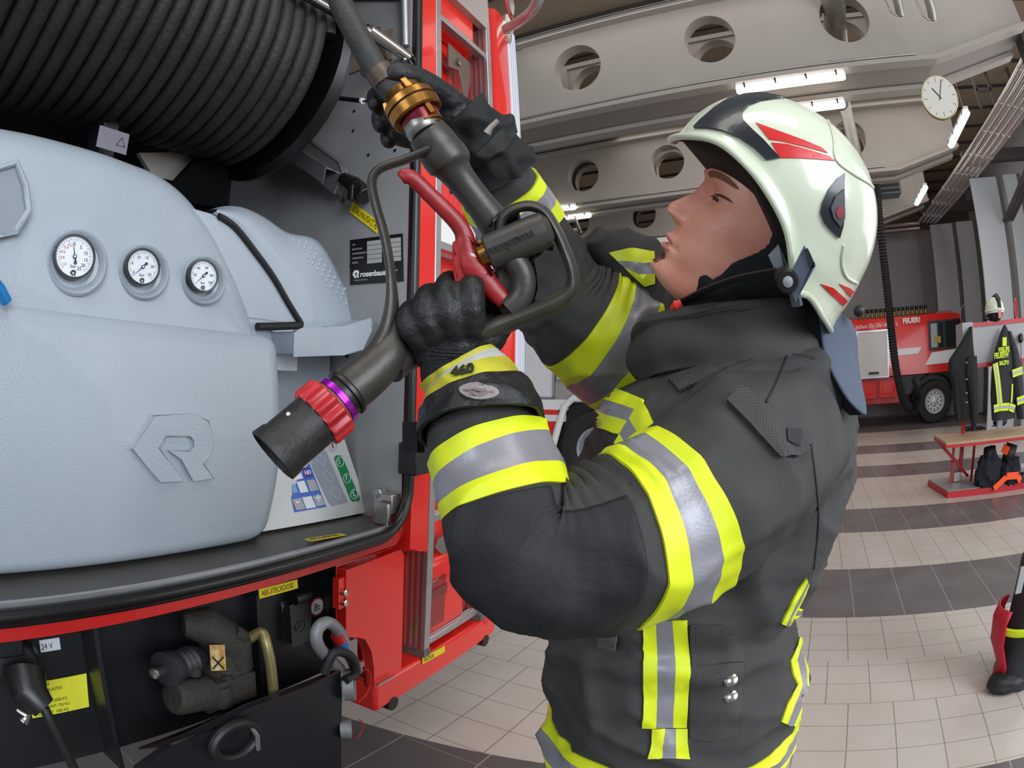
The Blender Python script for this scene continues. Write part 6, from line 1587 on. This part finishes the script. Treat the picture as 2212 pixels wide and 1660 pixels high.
FC.mesh('cuff_strap', mat('strap_black', '#0e0e0f', .7), fc, 17, 24, off=.004, seg=80)
b = MB(); b.tube([at(1052, 288, dist=.70), at(1060, 275, dist=.70), at(1076, 260, dist=.70)], [.005, .0035, .003], 10); b.build('cuff_pull', mat('pull_silver', '#bdb4ac', .3, .6), fg)

# ---- trousers and boots down to the floor
tb_ = Vector((cc_[-1].x, cc_[-1].y, 0))
trm = mat('trouser_black', '#1c1c1e', .8, bump=.2, bscale=60)
for sd, dx in ((1, .02), (-1, -.06)):
    hp_ = tb_ + bl*.085*sd; hp_.z = .86
    kn = tb_ + bl*.13*sd + bf*(.04 + dx); kn.z = .52
    an = tb_ + bl*.15*sd + bf*(.0 + dx*2); an.z = .14
    Lg = Limb([(hp_ + Vector((0, 0, .08)), .09), (hp_, .10), (kn, .10), (an, .10)], n=8, amp=.012, fs=9, seed=12 + sd)
    tl_ = Lg.mesh('trouser_leg', trm, PR, seg=40, step=1)
    b = MB(); ft = an + bf*.07; ft.z = 0; R = []
    for x, w_, h in ((-.13, .03, .05), (-.11, .045, .10), (-.05, .05, .13), (.02, .05, .12), (.08, .052, .08), (.15, .05, .065), (.185, .035, .05), (.195, .01, .03)):
        R.append([ft + bf*x + bl*(w_*math.cos(a)) + Vector((0, 0, max(0.0, h*.5 + h*.5*math.sin(a)*1.0))) for a in (2*PI*j/20 for j in range(20))])
    b.rings(R); b.build('boot', blackr, PR)

# ---------------------------------------------------------------- nozzle and hose
NZ = thing('hose_nozzle', at(960, 600, dist=.665), 'dark spray nozzle with a red trigger and red ribbed ring, held in both gloves', 'nozzle')
FR[NZ.name] = Matrix.Translation(NZ.location)
D = .668
def q(px, py, d=D): return at(px, py, dist=d)
mid = ray(1000, 550)
def taper(nm, pts, m, par, seg=24, n=5, **k):
    P_ = smoothpath([at(x, y, dist=d) for x, y, d, r_ in pts], n); rs = [v.x for v in smoothpath([Vector((r_/1290*d, 0, 0)) for x, y, d, r_ in pts], n)]
    b = MB(); b.tube(P_, rs, seg, **k); return b.build(nm, m, par)
bar_ = taper('barrel', [(921, 286, .672, 44), (932, 300, .671, 47), (946, 318, .670, 48), (958, 335, .669, 50), (972, 352, .669, 49), (984, 372, .668, 37), (1005, 400, .668, 33), (1040, 445, .667, 33), (1075, 490, .666, 38), (1095, 515, .666, 36)], gunm, NZ)
rimm = gunm
# loop guard from barrel collar down to the outlet
b = MB(); gp_ = smoothpath([q(x, y, .655) for x, y in ((930, 322), (875, 345), (835, 358), (812, 372), (803, 398), (812, 445), (828, 500), (840, 560), (846, 620), (846, 665), (838, 710), (820, 750), (795, 790))], 6)
K_ = len(gp_); b.tube(gp_, [.0052 + .004*max(0, (i/K_ - .62))/.38*2.2 for i in range(K_)], 16, flat=2.0, up=mid); b.build('strap_guard', gunm, NZ)
# rear D guard
b = MB(); dp = smoothpath([q(x, y, .652) for x, y in ((1078, 498), (1085, 470), (1110, 452), (1145, 445), (1176, 458), (1200, 495), (1222, 545), (1236, 590), (1234, 625), (1205, 652), (1150, 676), (1095, 698), (1040, 720))], 6)
b.tube(dp, [interp([0, .3, .6, .8, 1], [.0056, .006, .0075, .0105, .012], i/(len(dp)-1)) for i in range(len(dp))], 14, flat=2.6, up=mid); b.build('rear_guard', gunm, NZ)
# valve housing
b = MB(); hp_ = [q(x, y, .645) for x, y in ((1062, 482), (1085, 466), (1112, 456), (1122, 478), (1175, 470), (1188, 500), (1192, 530), (1165, 545), (1152, 562), (1158, 590), (1160, 625), (1150, 655), (1100, 678), (1088, 660), (1075, 620), (1072, 580), (1062, 540))]
b.prism(hp_, mid, .034); vh = b.build('valve_housing', gunm, NZ, bevel=.006, bseg=4)
b = MB(); b.lathe(q(1052, 548, .638), q(1188, 492, .640) - q(1052, 548, .638), [(0, .017), (.002, .0195), (.055, .0205), (.068, .0195), (.074, .012)], 32); cy_ = b.build('valve_cylinder', gunm, NZ)
b = MB(); b.lathe(q(1048, 549, .638), q(1188, 492, .64) - q(1048, 549, .638), [(-.008, .008), (-.006, .013), (.006, .014)], 28); b.build('bronze_piston', mat('bronze', '#8f6228', .3, .9), NZ)
b = MB(); b.tube(smoothpath([q(x, y, .640) for x, y in ((1085, 545), (1112, 565), (1130, 600), (1125, 640), (1098, 668))], 6), .0135, 16); b.build('water_way', gunm, NZ)
vx = (q(1070, 526, .6) - q(1170, 482, .6)); vy = (q(1115, 512, .6) - q(1110, 498, .6))
text('lettering', 'rosenbauer', .0125, frame(q(1150, 497, .6175), vx, vy), mat('moulded_dark', '#24211f', .5), cy_, .0010, local=False, bold=.0004)
b = MB(); b.ball(q(1110, 488, .642), .008, 12, sc3=(1.6, .5, .5)); 
# grip under the near hand
grip = taper('grip', [(1120, 672, .672, 22), (1085, 688, .680, 32), (1035, 705, .684, 36), (975, 725, .684, 38), (915, 745, .680, 40), (870, 762, .668, 44), (835, 785, .655, 48)], gunm, NZ)
taper('outlet_pipe', [(852, 690, .652, 16), (850, 730, .650, 30), (838, 765, .646, 42), (815, 792, .642, 47), (790, 815, .638, 49), (765, 836, .634, 50), (750, 849, .632, 49)], gunm, NZ)
# red trigger
redt = mat('trigger_red', '#9c1f22', .4, var=.3, vscale=30, bump=.08, bscale=120)
b = MB(); tp_ = smoothpath([q(x, y, .640) for x, y in ((866, 388), (878, 381), (895, 388), (925, 418), (960, 452), (988, 482), (1003, 510), (1008, 545), (1025, 580), (1052, 612), (1078, 640), (1094, 656))], 5)
K_ = len(tp_); rr_ = [interp([0, .05, .15, .5, .62, .72, .85, .96, 1], [.006, .0085, .0085, .0095, .012, .016, .0115, .0095, .004], i/(K_-1)) for i in range(K_)]
b.tube(tp_, rr_, 18, flat=.75, up=mid); tg_ = b.build('trigger', redt, NZ)
b = MB(); b.prism([q(x, y, .633) for x, y in ((985, 530), (1005, 515), (1028, 525), (1045, 560), (1062, 588), (1040, 600), (1012, 600), (992, 612), (978, 585), (977, 555))], mid, .022); b.build('trigger_lobe', redt, tg_, bevel=.005, bseg=3)
b = MB(); b.lathe(q(1017, 559, .6325), -mid, [(0, .006), (.0015, .006), (.002, .004)], 18); b.build('pivot_pin', mat('pin_grey', '#b9b3ac', .4, .5), tg_)
# tip: seals, purple ring, red ribbed ring, rubber cup
A_, B_ = q(752, 846, .632), q(590, 984, .612); ax = (B_ - A_).normalized(); Lx = (B_ - A_).length
def tipL(t0, prof, nm, m, par=None, seg=40):
    b = MB(); b.lathe(A_, ax, [(t, r_) for t, r_ in prof], seg, cap=True); return b.build(nm, m, par or NZ)
tipL(0, [(-.002, .0255), (.0, .0275), (.004, .0275), (.005, .024), (.010, .0235), (.012, .0255), (.018, .0255)], 'tip_collar', mat('collar_black', '#1c1b1a', .4))
tipL(0, [(.011, .0262), (.012, .0278), (.0185, .0278), (.0195, .0262)], 'purple_ring', mat('anodised_purple', '#a01fb4', .25, .7))
tipL(0, [(.020, .0285), (.0225, .0285)], 'olive_washer', mat('olive', '#6b5a30', .5))
b = MB(); u_ = ax.orthogonal().normalized(); w_ = ax.cross(u_); R = []
for t, sc_ in ((.022, .93), (.024, 1), (.044, 1.0), (.047, .95)):
    R.append([A_ + ax*t + (u_*math.cos(a) + w_*math.sin(a))*(.0330 + .0022*math.sin(a*14))*sc_ for a in (2*PI*j/168 for j in range(168))])
b.rings(R); b.build('red_ring', mat('ring_red', '#b5242a', .35, var=.2, vscale=30), NZ)
cup = tipL(0, [(.046, .027), (.047, .0292), (.090, .0292), (.093, .0310), (.106, .0318), (.107, .0290), (.092, .0270), (.06, .026), (.058, .001)], 'foam_cup', mat('cup_rubber', '#2b2927', .55, bump=.25, bscale=60, var=.4, vscale=18, var2='#191817'))
b = MB(); pz = A_ + ax*.06 + w_*.0; h = bvh_of(cup).ray_cast(EYE, ray(623, 895), 5)
if h[0] is not None: b.lathe(h[0], -ray(623, 895), [(0, .0028), (.0015, .002)], 12); b.build('cup_pin', galv, cup)
# inlet swivel
b = MB(); A2, B2 = q(905, 268, .680), q(925, 292, .672); ax2 = (q(935, 305, .67) - q(868, 205, .70)).normalized()
b.lathe(q(911, 274, .679), ax2, [(-.006, .019), (.0, .0205), (.006, .0205), (.010, .018)], 32); sw = b.build('inlet_swivel', mat('swivel_grey', '#8b8884', .35, .7), NZ)

# hose with its brass coupling
HS = thing('fire_hose', at(800, 130, dist=.74), 'dark rubber hose running from the reel down to the brass coupling', 'hose')
b = MB(); hp_ = smoothpath([at(x, y, dist=d) for x, y, d in ((690, -110, 1.1), (712, -55, .92), (735, 5, .80), (765, 65, .75), (795, 120, .735), (822, 165, .72), (852, 200, .708), (872, 222, .70))], 8)
b.tube(hp_, [.0155]*len(hp_), 24); b.build('hose_tube', mat('hose_rubber', '#33302d', .6, bump=.2, bscale=120, var=.35, vscale=18), HS)
b = MB(); b.tube([at(815, 150, dist=.72), at(835, 178, dist=.713)], .0163, 20); b.build('worn_collar', mat('worn_hose', '#7d6552', .45, .3, var=.6, vscale=40, var2='#2d2926'), HS)
brass = mat('brass', '#b07c3a', .32, .9, var=.3, vscale=14, var2='#8a5c28', bump=.04, bscale=90)
O_ = q(878, 213, .700)
b = MB(); b.lathe(O_, ax2, [(-.012, .017), (-.011, .022), (-.002, .0245), (.002, .0275), (.004, .0312), (.0125, .0318), (.013, .0295), (.015, .0295), (.0155, .0318), (.027, .0312), (.029, .0285), (.028, .025)], 64, cap=True); cpg = b.build('brass_coupling', brass, HS)
b = MB(); b.lathe(O_, ax2, [(.0131, .0298), (.0149, .0298)], 48); b.build('coupling_gap', blackp, cpg)
for k in range(3):
    a = 2*PI*k/3 + .5; u2 = ax2.orthogonal().normalized(); v2 = ax2.cross(u2); d_ = u2*math.cos(a) + v2*math.sin(a)
    b = MB(); b.bar(O_ + d_*.024 - ax2*.012, O_ + d_*.029 + ax2*.004, .008, .006, tuple(d_)); b.build('coupling_lug', brass, cpg, bevel=.001)
b = MB(); b.lathe(O_, ax2, [(.026, .021), (.030, .0235), (.040, .0225), (.043, .0215)], 40); b.build('claw_ring', mat('ruby', '#6e1220', .3, .4), HS)
for k in range(2):
    a = PI*k + 1.25; d_ = u2*math.cos(a) + v2*math.sin(a)
    b = MB(); b.bar(O_ + d_*.0245 + ax2*.026, O_ + d_*.0245 + ax2*.043, .007, .006, tuple(d_)); b.build('coupling_claw', brass, HS, bevel=.001)
b = MB(); b.lathe(O_, ax2, [(.043, .0225), (.046, .0225), (.047, .019), (.05, .019)], 40); b.build('coupling_rim', brass, HS)

# ---------------------------------------------------------------- give every loose piece of a repeated part an object of its own
def pieces(o, nm):
    me = o.data; par = list(range(len(me.vertices)))
    def root(i):
        while par[i] != i: par[i] = par[par[i]]; i = par[i]
        return i
    for e in me.edges:
        a, c_ = root(e.vertices[0]), root(e.vertices[1])
        if a != c_: par[a] = c_
    grp_ = {}
    for p in me.polygons: grp_.setdefault(root(p.vertices[0]), []).append(p)
    if len(grp_) < 2: return
    for ps in grp_.values():
        ids = sorted({v for p in ps for v in p.vertices}); mp = {v: i for i, v in enumerate(ids)}
        m2 = bpy.data.meshes.new(nm); m2.from_pydata([me.vertices[v].co[:] for v in ids], [], [[mp[v] for v in p.vertices] for p in ps])
        for m_ in me.materials: m2.materials.append(m_)
        for p2 in m2.polygons: p2.use_smooth = True
        m2.set_sharp_from_angle(angle=math.radians(35)); m2.update()
        n_ = bpy.data.objects.new(nm, m2); C.objects.link(n_); n_.parent = o.parent; n_.location = o.location
        for md in o.modifiers:
            if md.type == 'BEVEL': q_ = n_.modifiers.new('bevel', 'BEVEL'); q_.width = md.width; q_.segments = md.segments; q_.limit_method = 'ANGLE'; q_.angle_limit = md.angle_limit
    bpy.data.objects.remove(o)
SPL = {'back_band': 'back_band', 'hour_marks': 'hour_mark', 'rim_holes': 'rim_hole', 'wheel_nut': 'wheel_nut', 'snap_button': 'snap_button', 'coupling_bolt': 'coupling_bolt', 'drain_notch': 'drain_notch', 'rail_groove': 'rail_groove', 'flange': 'flange', 'conduit': 'conduit', 'white_marking': 'white_marking', 'pressed_panel': 'pressed_panel', 'stripe_line': 'stripe_line', 'frame_web': 'frame_web', 'top_flange': 'top_flange', 'grille': 'grille_slat'}
for o_ in list(C.objects):
    bn = o_.name.split('.')[0]
    if o_.type == 'MESH' and bn in SPL and o_.parent is not None and not o_.children: pieces(o_, SPL[bn])
